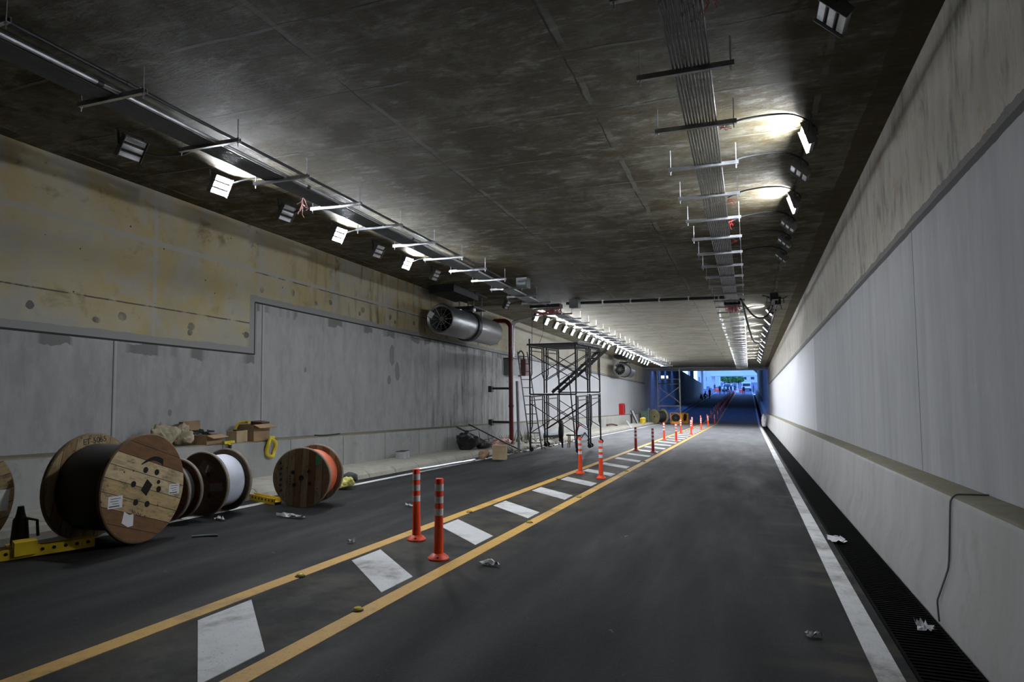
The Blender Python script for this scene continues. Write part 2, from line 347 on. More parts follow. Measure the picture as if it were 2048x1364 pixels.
M['conduit'] = plain('conduit_steel', (.13,.132,.135), .32, .9, .15, 5); M['lconduit'] = plain('left_conduit_steel', (.13,.135,.14), .35, .9, .15, 5)
M['duct'] = plain('fan_steel', (.40,.41,.42), .36, .85, .10, 3)
M['dsteel'] = plain('dark_steel', (.035,.035,.038), .5, .4)
M['black'] = plain('black_rubber', (.012,.012,.013), .55, 0)
M['lampbody'] = plain('lamp_housing', (.16,.16,.165), .5, .3)
M['lens'] = plain('unlit_lens', (.80,.81,.84), .25, 0, .08)
M['orange'] = plain('orange_plastic', (.90,.075,.018), .45, 0, .06); M['dkorange'] = plain('dull_red_plastic', (.35,.012,.010), .5, 0, .12)
M['refl'] = plain('reflective_band', (.72,.72,.76), .4, 0, .06)
M['redpipe'] = plain('red_pipe_paint', (.11,.006,.009), .4, 0, .2); M['red'] = plain('red_box_paint', (.55,.020,.018), .4, 0, .15); M['dkred'] = plain('dark_red_paint', (.06,.016,.014), .5, 0, .25)
M['redwire'] = plain('red_wire', (.35,.02,.02), .5); M['pinkwire'] = plain('pink_wire', (.55,.30,.26), .5)
M['scaf'] = plain('scaffold_tube', (.022,.022,.024), .5, .5); M['scafl'] = plain('pale_scaffold_tube', (.42,.42,.42), .45, .6); M['ply'] = plain('dark_platform_board', (.03,.027,.025), .7)
M['card'] = plain('cardboard', (.30,.20,.11), .85, 0, .2, 4); M['card2'] = plain('faded_cardboard', (.36,.27,.16), .85, 0, .2, 4)
M['sack'] = plain('pale_sack', (.31,.27,.18), .9, 0, .3, 8, .3); M['bag'] = plain('black_plastic_bag', (.012,.012,.013), .35, 0, .2, 5, .4)
M['yel'] = plain('yellow_steel_paint', (.62,.42,.012), .5, 0, .22, 5); M['yelhose'] = plain('yellow_hose', (.62,.47,.02), .5); M['lime'] = plain('pale_yellow_bag', (.58,.55,.16), .8, 0, .25, 8)
M['cable_k'] = plain('black_cable', (.014,.014,.015), .55); M['cable_o'] = plain('orange_cable', (.62,.13,.05), .5, 0, .15); M['wrap_w'] = plain('white_wrap', (.62,.65,.74), .5, 0, .08)
M['w_big'] = mat_wood('pine_flange_boards', [(.30,.19,.09), (.46,.35,.19), (.42,.31,.16)], .135, 1)
M['w_split'] = mat_wood('pine_boards_with_brown_rows', [(.56,.43,.24), (.50,.36,.18), (.60,.47,.28)], .135, 1, (71.5, 75.5, (.20,.10,.042)))
M['w_dark'] = mat_wood('dark_flange_boards', [(.13,.095,.058), (.095,.068,.04), (.11,.08,.048)], .12, 1)
M['w_mix'] = mat_wood('mixed_flange_boards', [(.26,.19,.11), (.17,.07,.025), (.30,.225,.13)], .1, 0)
M['w_red'] = mat_wood('reddish_flange_boards', [(.18,.06,.022), (.15,.05,.02), (.20,.075,.028)], .12, 1)
M['w_olive'] = mat_wood('olive_flange_boards', [(.30,.28,.15), (.26,.24,.12), (.32,.29,.17)], .14, 1)
M['w_edge'] = plain('flange_rim', (.13,.085,.045), .8, 0, .3, 12); M['w_pale'] = plain('pale_flange_rim', (.23,.195,.15), .8, 0, .25, 12)
M['paper'] = plain('paper', (.66,.66,.68), .8, 0, .08); M['ink'] = plain('ink', (.03,.03,.035), .8); M['green'] = plain('green_paper', (.04,.28,.10), .7); M['hole'] = plain('hole_shadow_wood', (.008,.006,.004), .95)
M['stud'] = plain('yellow_reflector', (.55,.45,.02), .2, 0, .2); M['gbox'] = plain('grey_cabinet_paint', (.16,.17,.175), .5, .2); M['gblock'] = plain('grey_block', (.33,.33,.34), .85)
M['grass'] = plain('weed_green', (.12,.115,.055), .8); M['blower'] = plain('orange_blower_paint', (.62,.26,.03), .5); M['machine'] = plain('green_machine_paint', (.06,.10,.075), .5)
M['rubble'] = plain('rubble', (.20,.185,.155), .9, 0, .3, 9); M['panel'] = plain('grey_panel', (.12,.13,.14), .6)
M['skin'] = plain('skin', (.30,.17,.11), .6); M['cl_dark'] = plain('dark_cloth', (.018,.02,.03), .8); M['cl_blue'] = plain('navy_cloth', (.02,.03,.09), .8); M['cl_red'] = plain('red_cloth', (.30,.03,.03), .8); M['hair'] = plain('black_hair', (.01,.01,.01), .7); M['cl_white'] = plain('white_cloth', (.6,.6,.62), .8)
M['carw'] = plain('white_car_paint', (.72,.73,.75), .25, 0, .03); M['glass'] = plain('dark_window', (.03,.04,.05), .1); M['bld'] = plain('pale_concrete', (.60,.62,.64), .8, 0, .08, .4); M['leaf'] = plain('tree_leaves', (.13,.30,.07), .7, 0, .4, 1.2); M['bark'] = plain('bark', (.10,.07,.05), .9)
def mat_emit():
    m = bpy.data.materials.new('lit_led_panel'); m.use_nodes = True; t = m.node_tree; t.nodes.clear()
    e = t.nodes.new('ShaderNodeEmission'); o = t.nodes.new('ShaderNodeOutputMaterial'); e.inputs[0].default_value = (.88, .93, 1.0, 1); e.inputs[1].default_value = LAMP
    t.links.new(e.outputs[0], o.inputs[0]); return m
LAMP = 850
M['lit'] = mat_emit(); LAMP = 8; M['wlamp'] = mat_emit(); M['wlamp'].name = 'lit_work_lamp'

# ------------------------------------------------------------------ the setting
YB = -34.0
def rng(a, b, n): return [a+(b-a)*i/n for i in range(n+1)]
YS = sorted(set([YB, -20, -10, 0] + rng(0, 54, 18) + [55.5, YD]))
YS2 = [YD, YD+1.5] + rng(60, YX, 10)
YOUT = [YX, 150, 175, 210, 300]
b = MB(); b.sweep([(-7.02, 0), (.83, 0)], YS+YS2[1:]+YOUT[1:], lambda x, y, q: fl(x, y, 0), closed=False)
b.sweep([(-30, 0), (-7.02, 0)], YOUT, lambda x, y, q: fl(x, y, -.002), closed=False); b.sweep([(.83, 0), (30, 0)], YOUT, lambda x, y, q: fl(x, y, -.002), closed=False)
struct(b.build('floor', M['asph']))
b = MB(); b.sweep([(.83, 0), (.83, -.09), (1.215, -.09), (1.215, 0)], YS+YS2[1:], lambda x, y, q: fl(x, y, q), closed=False)
struct(b.build('trim_1', M['drain']))
b = MB()
for i in range(620):
    y = 2.2 + i*.055
    b.box(fl(1.02, y, -.022), (.37, .022, .03))
for x in (.85, 1.195): b.sweep([(x-.012, -.04), (x-.012, -.008), (x+.012, -.008), (x+.012, -.04)], [YB, 10, 30, YD], lambda x, y, q: fl(x, y, q))
struct(b.build('trim_2', M['drain']))
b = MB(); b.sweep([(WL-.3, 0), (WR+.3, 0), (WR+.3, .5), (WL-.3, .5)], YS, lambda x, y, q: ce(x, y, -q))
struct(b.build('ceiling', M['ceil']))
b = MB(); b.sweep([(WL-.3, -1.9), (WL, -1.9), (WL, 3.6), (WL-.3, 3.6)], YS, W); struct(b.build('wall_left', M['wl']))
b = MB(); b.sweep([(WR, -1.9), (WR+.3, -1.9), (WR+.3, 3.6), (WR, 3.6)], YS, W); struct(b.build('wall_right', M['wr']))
b = MB(); b.box((-3.5, YB-.15, 3.2), (11, .3, 7)); struct(b.build('sky_blocker_rear', M['dark_conc']))  # closing wall added behind the camera to keep blue sky light out
# left plinth (ledge), kerb with walkway, right barrier
b = MB(); b.sweep([(LX, -1.6), (LX, LQ-.015), (LX-.015, LQ), (WL, LQ), (WL, -1.6)], YS, W); struct(b.build('trim_3', M['plinth']))
b = MB(); b.sweep([(-6.86, -1.5), (-6.93, -1.33), (-7.0, KQ), (-7.06, KQ+.01), (LX, KQ+.02), (LX, -1.7)], YS, W); struct(b.build('trim_4', M['kerb']))
b = MB(); b.sweep([(1.215, -1.6), (1.21, -1.36), (1.285, -1.13), (1.315, -.67), (1.33, -.64), (1.36, -.625), (WR, -.615), (WR, -1.6)], [YB, -10, 0]+rng(1, 54, 53)+[YD], lambda x, y, q: W(x + (.005*math.sin(y*1.3)*(1 if x < 1.4 and q > -1.5 else 0)), y, q))
o = struct(b.build('trim_5', M['barrier'], smooth=True))
# dip and rising underpass beyond
b = MB(); b.sweep([(WR, -2), (WR+.3, -2), (WR+.3, 5.4), (WR, 5.4)], [YD+.7]+YS2[1:], W); b.sweep([(WR+.28, -2), (WR+.5, -2), (WR+.5, 5.4), (WR+.28, 5.4)], [YD-.2, YD+1], W); struct(b.build('wall_right.001', M['dark_conc']))
b = MB(); b.sweep([(1.1, -1.6), (1.15, -.8), (1.35, -.66), (WR, -.66), (WR, -1.6)], YS2, W); struct(b.build('trim_6', M['dark_conc']))
b = MB()
def sill(y): return CAMH + 1.16 - .0515*(y-90)
def wallseg(y0, y1, zt0, zt1):
    z0, z1 = fl(WL, y0).z-.5, fl(WL, y1).z-.5
    b.add([(WL, y0, z0), (WL, y1, z1), (WL, y1, zt1), (WL, y0, zt0), (WL-.35, y0, z0), (WL-.35, y1, z1), (WL-.35, y1, zt1), (WL-.35, y0, zt0)], [(0,1,2,3), (7,6,5,4), (3,2,6,7), (0,4,5,1), (0,3,7,4), (1,5,6,2)])
zt = lambda y: W(0, y, 3.6).z
wallseg(YD, 89, zt(YD), zt(89)); wallseg(89, 104, sill(89.5), sill(104)); wallseg(104, 111, zt(104), zt(111)); wallseg(111, 129.5, sill(111), sill(129.5)); wallseg(129.5, YX, zt(129.5), zt(YX))
struct(b.build('wall_left.001', M['dark_conc']))
b = MB()
for y0, y1 in ((YD+.02, 61.5), (62.6, 66.5), (67.6, 71.5), (72.6, 78), (79.1, YX)): b.sweep([(WL-.4, 3.2), (WR+.3, 3.2), (WR+.3, 3.9), (WL-.4, 3.9)], [y0, (y0+y1)/2, y1], W)  # unseen roof gaps, added to let blue sky light onto the walls
b.add([(WR, YX-3, W(0,YX-3,3.2).z), (WR, YX, W(0,YX,3.2).z), (WR, YX, W(0,YX,2.5).z), (WR, YX-3, W(0,YX-3,2.5).z), (WR-.7, YX-3, W(0,YX-3,3.2).z), (WR-.7, YX, W(0,YX,3.2).z)], [(0,1,2,3), (4,3,2,5), (0,3,4), (1,5,2), (0,4,5,1)])
struct(b.build('ceiling.001', M['dark_conc']))
for i, y in enumerate((60.5, 75)):
    b = MB(); b.sweep([(WL, 2.98), (WR, 2.98), (WR, 3.3), (WL, 3.3)], [y, y+.6], W); struct(b.build('trim_%d' % (7+i), M['dark_conc']))
b = MB(); b.sweep([(-6.9, -1.5), (-7.05, KQ), (WL, KQ), (WL, -1.7)], YS2, W); struct(b.build('trim_9', M['dark_conc']))

# ------------------------------------------------------------------ road markings
def strip(name, x0, x1, y0, y1, mat, label, cat, wig=.0):
    b = MB(); ys = [y for y in rng(y0, min(y1, YD), 60)] + ([YD+.01]+rng(60, y1, 20) if y1 > YD else [])
    b.sweep([(x0, .004), (x1, .004), (x1, .0), (x0, .0)], ys, lambda x, y, q: fl(x, y, q))
    return tag(b.build(name, mat), label, cat)
strip('lane_line', .62, .765, YB, 150, M['white'], 'long white edge line beside the dark drain along the right barrier', 'road marking')
strip('lane_line', -6.62, -6.5, YB, 150, M['white'], 'long white edge line along the left kerb, running under the cable reels', 'road marking')
strip('lane_line', -3.72, -3.58, YB, 140, M['yellow'], 'yellow line on the left side of the striped median', 'road marking')
strip('lane_line', -2.67, -2.53, YB, 140, M['yellow'], 'yellow line on the right side of the striped median, dusty in front', 'road marking')
zy = [3.71, 5.51, 7.36, 9.08, 10.86]
while zy[-1] < 55: zy.append(zy[-1]+1.79)
for i, y in enumerate(zy):
    w = .25
    b = MB(); s = -.76
    P = [(-3.52, y-w), (-3.52, y+w), (-2.74, y+w+s), (-2.74, y-w+s)]
    vs = [fl(x, yy, .0045) for x, yy in P] + [fl(x, yy, .0) for x, yy in P]
    b.add(vs, [(0,1,2,3), (7,6,5,4), (0,4,5,1), (1,5,6,2), (2,6,7,3), (3,7,4,0)])
    tag(b.build('median_stripe', M['white']), ('large scuffed' if i == 0 else 'slanting') + ' white stripe painted between the yellow lines, %s from the camera' % nth(i+1), 'road marking', 'white stripes across the median')
# road studs
st_pts = [(-3.60, 4.62), (-2.66, 4.05), (-3.60, 8.15), (-2.62, 7.78), (-2.60, 10.2), (-3.58, 12.4), (-2.62, 14.6), (-2.62, 17.2)]
proto = None
for i, (x, y) in enumerate(st_pts):
    if proto is None:
        t = thing('road_stud', '', 'road stud', fl(x, y), (0, 0, .2), 'reflective studs along the yellow lines')
        b = MB(); b.lathe([(.045, 0), (.043, .009), (.033, .015)], 12); b.build('base', M['dsteel'], t)
        b = MB(); b.lathe([(.033, .015), (.026, .026), (.01, .031)], 12); b.build('reflector', M['stud'], t, True); proto = t
    else: t = dup(proto, fl(x, y))
    side = 'left' if x < -3 else 'right'
    t['label'] = 'yellow reflective stud on the %s yellow line, %s from the camera' % (side, nth(1+sum(1 for (a, c) in st_pts[:i] if (a < -3) == (x < -3))))

# ------------------------------------------------------------------ delineator posts
def make_bollard(mat, label, loc, lean=0):
    t = thing('delineator_post', label, 'bollard', loc, (0, lean, 0), 'striped delineator posts along the median')
    b = MB(); b.lathe([(.10, 0), (.10, .012), (.085, .03), (.055, .05), (.047, .055)], 24); b.build('base', mat, t, True)
    b = MB(); b.lathe([(.047, .05), (.040, .40), (.038, .745), (.034, .755), (.02, .755)], 20); b.build('post', mat, t, True)
    for z in (.41, .525, .64):
        b = MB(); b.lathe([(.0405, z), (.0405, z+.063)], 20, caps=False); b.build('reflective_band', M['refl'], t, True)
    for k in range(3):
        a = k*2.09+.9; b = MB(); b.lathe([(.014, .012), (.014, .036), (.006, .04)], 8, Matrix.Translation((.075*math.cos(a), .075*math.sin(a), 0))); b.build('bolt', M['dsteel'], t)
    return t
pairs = [((-3.41, 6.31), (-2.82, 5.65)), ((-3.44, 13.65), (-2.84, 12.96)), ((-3.46, 21.04), (-2.86, 20.6)), ((-3.44, 28.2), (-2.86, 27.4)), ((-3.44, 35.4), (-2.86, 34.7)), ((-3.44, 42.6), (-2.86, 42.0)), ((-3.42, 50.0), (-2.86, 49.3))]
y = 57.4
while y < 140: pairs.append(((-3.40, y), (-2.78, y-.5))); y += 3.66 if y > 64 else 6
pO = pR = None
for i, (A, B) in enumerate(pairs):
    for k, (x, y) in enumerate((A, B)):
        dull = (i == 2)
        lab = 'dull dark red' if dull else 'orange'
        lab += ' white-banded post, %s row of the median, %s from the camera' % ('left' if k == 0 else 'right', nth(i+1))
        loc = fl(x, y, .004)
        if dull:
            if pR is None: pR = make_bollard(M['dkorange'], lab, loc)
            else: dup(pR, loc, label=lab)
        else:
            if pO is None: pO = make_bollard(M['orange'], lab, loc)
            else: dup(pO, loc, (0, .018 if (i == 0 and k == 1) else 0, .4*i), lab)

# ------------------------------------------------------------------ ceiling services
LB = [-6.06+.033*i for i in range(10)]; RB = [-.545+.0305*i for i in range(11)]
def run(name, x, d, r, y0, y1, mat, label, group):
    b = MB(); ys = rng(y0, y1, 8); b.tube([ce(x, y, d) for y in ys], r, 8); o = b.build(name, mat, None, True)
    t = tag(o, label, 'conduit', group)
    if name == 'cable_pipe':
        for yy in (1.3, 4.3, 4.55, 7.4, 10.4, 13.4):
            if y0 < yy < y1: cp = MB(); cp.tube([ce(x, yy-.03, d), ce(x, yy+.03, d)], r+.004, 8); cp.build('coupling', M['dsteel'], o, True)
for i, x in enumerate(LB):
    run('conduit', x, .235, .0115, -8, 51.5, M['lconduit'], 'steel conduit in the left ceiling bundle, %s from the left wall side' % nth(i+1), 'conduits in the left ceiling bundle')
run('cable_pipe', -5.70, .225, .024, -8, 51.5, M['galv'], 'thick bright pipe hung on the right side of the left conduit bundle', 'conduits in the left ceiling bundle')
run('cable_pipe', -5.63, .13, .02, -8, 15, M['dsteel'], 'dark pipe close under the ceiling right of the left conduit bundle', 'conduits in the left ceiling bundle')
for i, x in enumerate(RB):
    run('conduit', x, .235, .0095, -8, 55.0, M['conduit'], 'steel conduit in the right ceiling bundle, %s from its left edge' % nth(i+1), 'conduits in the right ceiling bundle')
def make_strut(L, label, group, loc):
    t = thing('strut_channel', label, 'bracket', loc, (0,0,0), group)
    b = MB(); b.box((0,0,.0), (L, .042, .005)); b.box((0,.0185,.02), (L, .005, .042)); b.box((0,-.0185,.02), (L, .005, .042)); b.box((0,.014,.042), (L, .012, .004)); b.box((0,-.014,.042), (L, .012, .004)); b.build('channel', M['galv'], t)
    for s in (-1, 1):
        b = MB(); b.tube([(s*(L/2-.03), 0, -.05), (s*(L/2-.03), 0, .268)], .0055, 6); b.lathe([(.013, -.015), (.013, -.003)], 6, Matrix.Translation((s*(L/2-.03), 0, 0))); b.build('threaded_rod', M['galv'], t)
    return t
ry = [4.58+1.222*k for k in range(-3, 42)]; ly = [4.52+1.235*k for k in range(-3, 38)]
pR = pL = None; n = 0
for i, y in enumerate(ry):
    if y < 4.0 or y > 55.6: continue
    n += 1; lab = 'galvanised strut under the right conduit bundle, %s from the camera' % nth(n); loc = ce(-.455, y, .272)
    if pR is None: pR = make_strut(.84, lab, 'struts under the right conduit bundle', loc)
    else: dup(pR, loc, label=lab)
n = 0
for i, y in enumerate(ly):
    if y < 2.5 or y > 51.5: continue
    n += 1; lab = 'galvanised strut under the left conduit bundle, %s from the camera' % nth(n); loc = ce(-5.82, y, .272)
    if pL is None: pL = make_strut(.90, lab, 'struts under the left conduit bundle', loc)
    else: dup(pL, loc, label=lab)

# floodlights
def make_lamp(s, lit, label, loc, group, tilt=.35):
    t = thing('floodlight', label, 'lamp', loc, (0,0,0), group)
    ct = math.sqrt(1-tilt*tilt); e = Vector((tilt*s, 0, -ct)); nn = Vector((-ct*s, 0, -tilt)); yv = Vector((0,1,0)); c0 = Vector((0, 0, -.19))
    R = Matrix((e, yv, nn)).transposed()
    def P(a, b_, c): return c0 + e*a + yv*b_ + nn*c
    b = MB()
    for k in (-1, 0, 1):
        b.box(P(.092*k, 0, -.005), (.074, .30, .04), R)
        for j in range(6): b.box(P(.092*k, -.125+.05*j, -.045), (.068, .006, .045), R)
    b.build('housing', M['lampbody'], t)
    for k in (-1, 0, 1):
        p = MB(); p.box(P(.092*k, 0, .019), (.056, .275, .006), R); p.build('led_panel', M['lit'] if lit else M['lens'], t)
    for sy in (-1, 1):
        b = MB(); b.box(P(0, sy*.156, .008), (.27, .010, .07), R); b.build('side_plate', M['lampbody'], t)
    b = MB()
    for sy in (-1, 1): b.bar(P(0, sy*.168, 0), Vector((.02*s, sy*.168, -.004)), .03, .006)
    b.box((.02*s, 0, -.004), (.05, .37, .006)); b.build('mounting_bracket', M['dsteel'], t)
    b = MB(); b.box(P(0, 0, -.075), (.09, .14, .05), R); b.build('driver_box', M['lampbody'], t)
    return t
def flex(pts, r, label, name='lamp_cable', mat='black', cat='cable', group='cables to the lamps'):
    # smooth curve through the points
    Q = [Vector(p) for p in pts]; out = []
    for i in range(len(Q)-1):
        p0, p1, p2, p3 = Q[max(i-1,0)], Q[i], Q[i+1], Q[min(i+2, len(Q)-1)]
        for k in range(6):
            u = k/6; out.append(.5*((2*p1)+(p2-p0)*u+(2*p0-5*p1+4*p2-p3)*u*u+(3*p1-p0-3*p2+p3)*u**3))
    out.append(Q[-1]); b = MB(); b.tube(out, r, 7); o = b.build(name, M[mat], None, True); return tag(o, label, cat, group)
RLamps = [(5.42, 0), (7.85, 1), (9.0, 0), (10.35, 1), (11.65, 0), (12.85, 0), (14.15, 0)] + [(y, 1) for y in (22.3, 24.8, 27.2, 29.6, 32.0, 34.4, 36.9, 39.3, 41.8, 44.2, 46.6)]
LLamps = [(5.65, 0), (7.05, 1), (8.45, 0), (9.85, 1), (11.2, 0), (12.35, 1), (13.75, 0), (18.6, 0)] + [(21.5+1.235*k, 1) for k in range(11)] + [(36.1+1.1*k, 1) for k in range(6)] + [(44.0+1.3*k, 1) for k in range(4)]
pr = {}
for side, lst, X in (('right', RLamps, .70), ('left', LLamps, -6.92)):
    cnt = {0: 0, 1: 0}
    for y, lit in lst:
        cnt[lit] += 1
        lab = ('glowing white' if lit else 'unlit grey') + ' floodlight on the %s of the ceiling, %s %s one from the camera' % (side, nth(cnt[lit]), 'lit' if lit else 'unlit')
        g = 'floodlights along the %s of the ceiling' % side; loc = ce(X, y, .0)
        k = (side, lit, y > 20)
        if k not in pr: pr[k] = make_lamp(1 if side == 'right' else -1, lit, lab, loc, g, ((.66 if y > 20 else .30) if lit else .72) if side == 'right' else (.45 if lit else .5))
        else: dup(pr[k], loc, label=lab)
    for i, (y, lit) in enumerate(lst):
        lab = '%s cable from the %s bundle to its floodlight, %s from the camera' % ('grey flexible' if (side == 'left' and i == 0) else 'black', side, nth(i+1))
        g = 'cables to the %s floodlights' % side
        if side == 'right':
            pts = [ce(-.20, y-.62, .22), ce(-.02, y-.55, .13), ce(.25, y-.40, .05), ce(.50, y-.30, .03), ce(.68, y-.12, .04), ce(.80, y+.02, .10), ce(.78, y+.05, .17)]
            flex(pts, .012, lab, group=g)
        elif i == 0:
            flex([ce(-6.12, y+.1, .20), ce(-6.18, y+.02, .05), ce(-6.25, y+.16, .05), ce(-6.38, y+.40, .07), ce(-6.58, y+.46, .13), ce(-6.78, y+.30, .19), ce(-6.86, y+.14, .2)], .013, lab, mat='conduit', group=g)
        else:
            flex([ce(-6.06, y+.35, .20), ce(-6.15, y+.33, .07), ce(-6.40, y+.28, .04), ce(-6.64, y+.18, .08), ce(-6.84, y+.08, .16)], .012, lab, group=g)
# black cluster of cables and switch boxes on the right
t = thing('junction_cluster', 'tangle of black sockets and cables on the right of the ceiling before the lit row', 'electrical box', ce(.75, 19.9))
b = MB(); b.box((0, 0, -.09), (.22, .30, .18)); b.box((.12, .5, -.16), (.16, .2, .22)); b.build('box', M['black'], t)
for k in range(7):
    b = MB(); r = random.Random(k); p = [Vector((r.uniform(-.15,.2), r.uniform(-.3,.5), -.12))]
    for j in range(5): p.append(p[-1]+Vector((r.uniform(-.14,.14), r.uniform(-.1,.25), r.uniform(-.12,.10))))
    for q in p: q.z = min(q.z, -.02)
    b.tube(p, .014, 6); b.build('cable', M['black'], t, True)
flex([ce(-.15, 19.0, .25), ce(.0, 19.5, .42), ce(.25, 20.2, .62), ce(.55, 20.6, .55), ce(.72, 20.3, .28)], .028, 'upper thick black cable sagging from the right bundle to the socket cluster', group='sagging cables on the right')
flex([ce(-.12, 19.0, .27), ce(.02, 20.5, .75), ce(.2, 22.4, 1.12), ce(.5, 23.6, 1.0), ce(.72, 23.2, .6), ce(.85, 21.5, .25)], .028, 'lower thick black cable sagging deep below the first lit right lamps', group='sagging cables on the right')
flex([ce(.86, 19.9, .12), ce(.86, 24, .22), ce(.85, 30, .15), ce(.85, 38, .2), ce(.85, 47, .12)], .022, 'long black feeder cable behind the lit row of right floodlights', group='sagging cables on the right')
# transverse conduit + wireways with red wires
b = MB(); b.tube([ce(-5.3, 19.6, .07), ce(-.55, 19.75, .07)], .045, 10); o = b.build('cross_conduit', M['dsteel'], None, True); tag(o, 'dark pipe crossing the ceiling between the two conduit bundles', 'pipe')
for k in range(6):
    b = MB(); x = -5+.85*k; b.box(ce(x, 19.61+.03*k, .06), (.04, .13, .12)); b.build('clip', M['galv'], o)
def wireway(x, w, y, label):
    t = thing('wireway_box', label, 'electrical box', ce(x, y, .24))
    b = MB(); b.box((0, 0, 0), (w, .35, .1)); b.build('box', M['dsteel'], t)
    for k in range(26):
        r = random.Random(k+int(w*100)); b = MB(); x0 = -w*.45+w*.9*k/25; p = [Vector((x0, .12, -.05)), Vector((x0+r.uniform(-.03,.03), .2+r.uniform(0,.1), -.12-r.uniform(0,.09))), Vector((x0*.7+r.uniform(-.05,.05), .45+r.uniform(0,.3), -.10-r.uniform(0,.12))), Vector((x0*.5, .85, .0))]
        b.tube(p, .007, 5); b.build('wire', M['redwire'], t, True)
wireway(-.38, .46, 19.9, 'dark wiring trunk with bunched red wires under the right conduit bundle')
wireway(-5.75, .95, 18.9, 'dark wiring trunk with bunched red wires under the left conduit bundle')
for i, (x, y) in enumerate(((-5.35, 15.6), (-4.95, 19.3))):
    t = thing('junction_box', ('galvanised junction box right of the left bundle before the wiring trunk', 'galvanised junction box at the left end of the crossing pipe')[i], 'electrical box', ce(x, y))
    b = MB(); b.box((0, 0, -.14), (.28, .3, .26)); b.build('box', M['gbox'], t); b = MB(); b.box((0, -.155, -.14), (.24, .01, .22)); b.build('cover', M['gbox'], t)
for i, (x, y) in enumerate([(-.19, 4.75), (-.19, 7.1), (-.19, 9.75), (-.19, 10.95), (-.19, 12.2), (-6.05, 7.75)]):
    t = MB()
    for k in range(7):
        r = random.Random(i*9+k); p = [ce(x, y, .235)]
        for j in range(4): p.append(p[-1]+Vector((r.uniform(-.03,.045), r.uniform(-.045,.045), r.uniform(-.05,.02) if i < 5 else r.uniform(-.09,-.01))))
        t.tube(p, .0035, 5)
    tag(t.build('loose_wires', M['redwire'] if i < 5 else M['pinkwire'], None, True), ('loose red wires at the edge of the right bundle, %s from the camera' % nth(i+1)) if i < 5 else 'pale pink loose wires dangling from the left bundle by the nearest lit lamp', 'wires', 'loose wire tufts')

# ------------------------------------------------------------------ jet fans
def make_fan(label, y):
    t = thing('jet_fan', label, 'fan', W(-7.72, y, 2.30), (0,0,0), 'jet fans by the left wall'); t.rotation_euler = (-math.atan(GR), 0, 0)
    RX = Euler((-PI/2, 0, 0)).to_matrix().to_4x4()
    r = .40
    b = MB(); b.lathe([(r-.065, .05), (r-.02, .0), (r, .03), (r, 1.75), (r-.005, 1.78), (r-.005, 1.62), (r-.06, .3)], 40, RX, closed=True); b.build('inlet_silencer', M['duct'], t, True)
    b = MB(); b.lathe([(r-.03, 1.70), (r+.045, 1.70), (r+.045, 1.92), (r-.03, 1.92)], 40, RX, closed=True); b.build('clamp_ring', M['dsteel'], t, True)
    b = MB(); b.lathe([(r-.02, 1.85), (r-.005, 1.85), (r-.005, 3.7), (r-.05, 3.76), (r-.1, 3.7)], 40, RX, closed=False, caps=False); b.build('outlet_silencer', M['duct'], t, True)
    b = MB(); b.lathe([(.12, .25), (.13, .55), (.13, 3.4)], 20, RX); b.build('hub', M['black'], t, True)
    b = MB(); b.lathe([(r-.02, .62), (.05, .62)], 30, RX); b.build('backplate', M['black'], t)
    for k in range(12):
        a = 2*PI*k/12; b = MB(); c, s_ = math.cos(a), math.sin(a)
        b.bar((.02*c, .08, .02*s_), ((r-.055)*c, .08, (r-.055)*s_), .006, .01); b.build('grille_spoke', M['galv'], t)
    b = MB(); 
    for rr in (.15, .27):
        ring = [(rr*math.cos(2*PI*k/28), .08, rr*math.sin(2*PI*k/28)) for k in range(29)]; b.tube(ring, .0028, 5, cap=False)
    b.build('guard_ring', M['galv'], t)
    b = MB(); b.box((-.27, -.012, .12), (.16, .004, .16), (0, .6, 0)); b.build('notice_plate', M['paper'], t)
    b = MB(); zc = ce(-7.72, y+1.8).z - W(-7.72, y+1.8, 2.30).z
    for sx in (-1, 1):
        for yy in (1.72, 2.35): b.bar((sx*.22, yy, r-.06), (sx*.22, yy, zc), .035, .035)
    b.build('hanger_rod', M['galv'], t)
    b = MB(); b.box((0, 2.03, r+.14), (.6, .9, .05)); b.box((-.05, 1.0, zc-.12), (.75, 1.7, .2)); b.box((0, 2.03, zc-.03), (.7, .9, .05)); b.build('support_frame', M['dsteel'], t)
    for sx in (-1, 1):
        b = MB(); b.lathe([(.05, r+.02), (.05, r+.12)], 10, Matrix.Translation((sx*.22, 1.78, 0))); b.build('vibration_mount', M['galv'], t)
    return t
make_fan('large steel jet fan near the left wall beside the red pipe', 15.6)
make_fan('smaller-looking far steel jet fan above the red hose cabinet', 41.2)

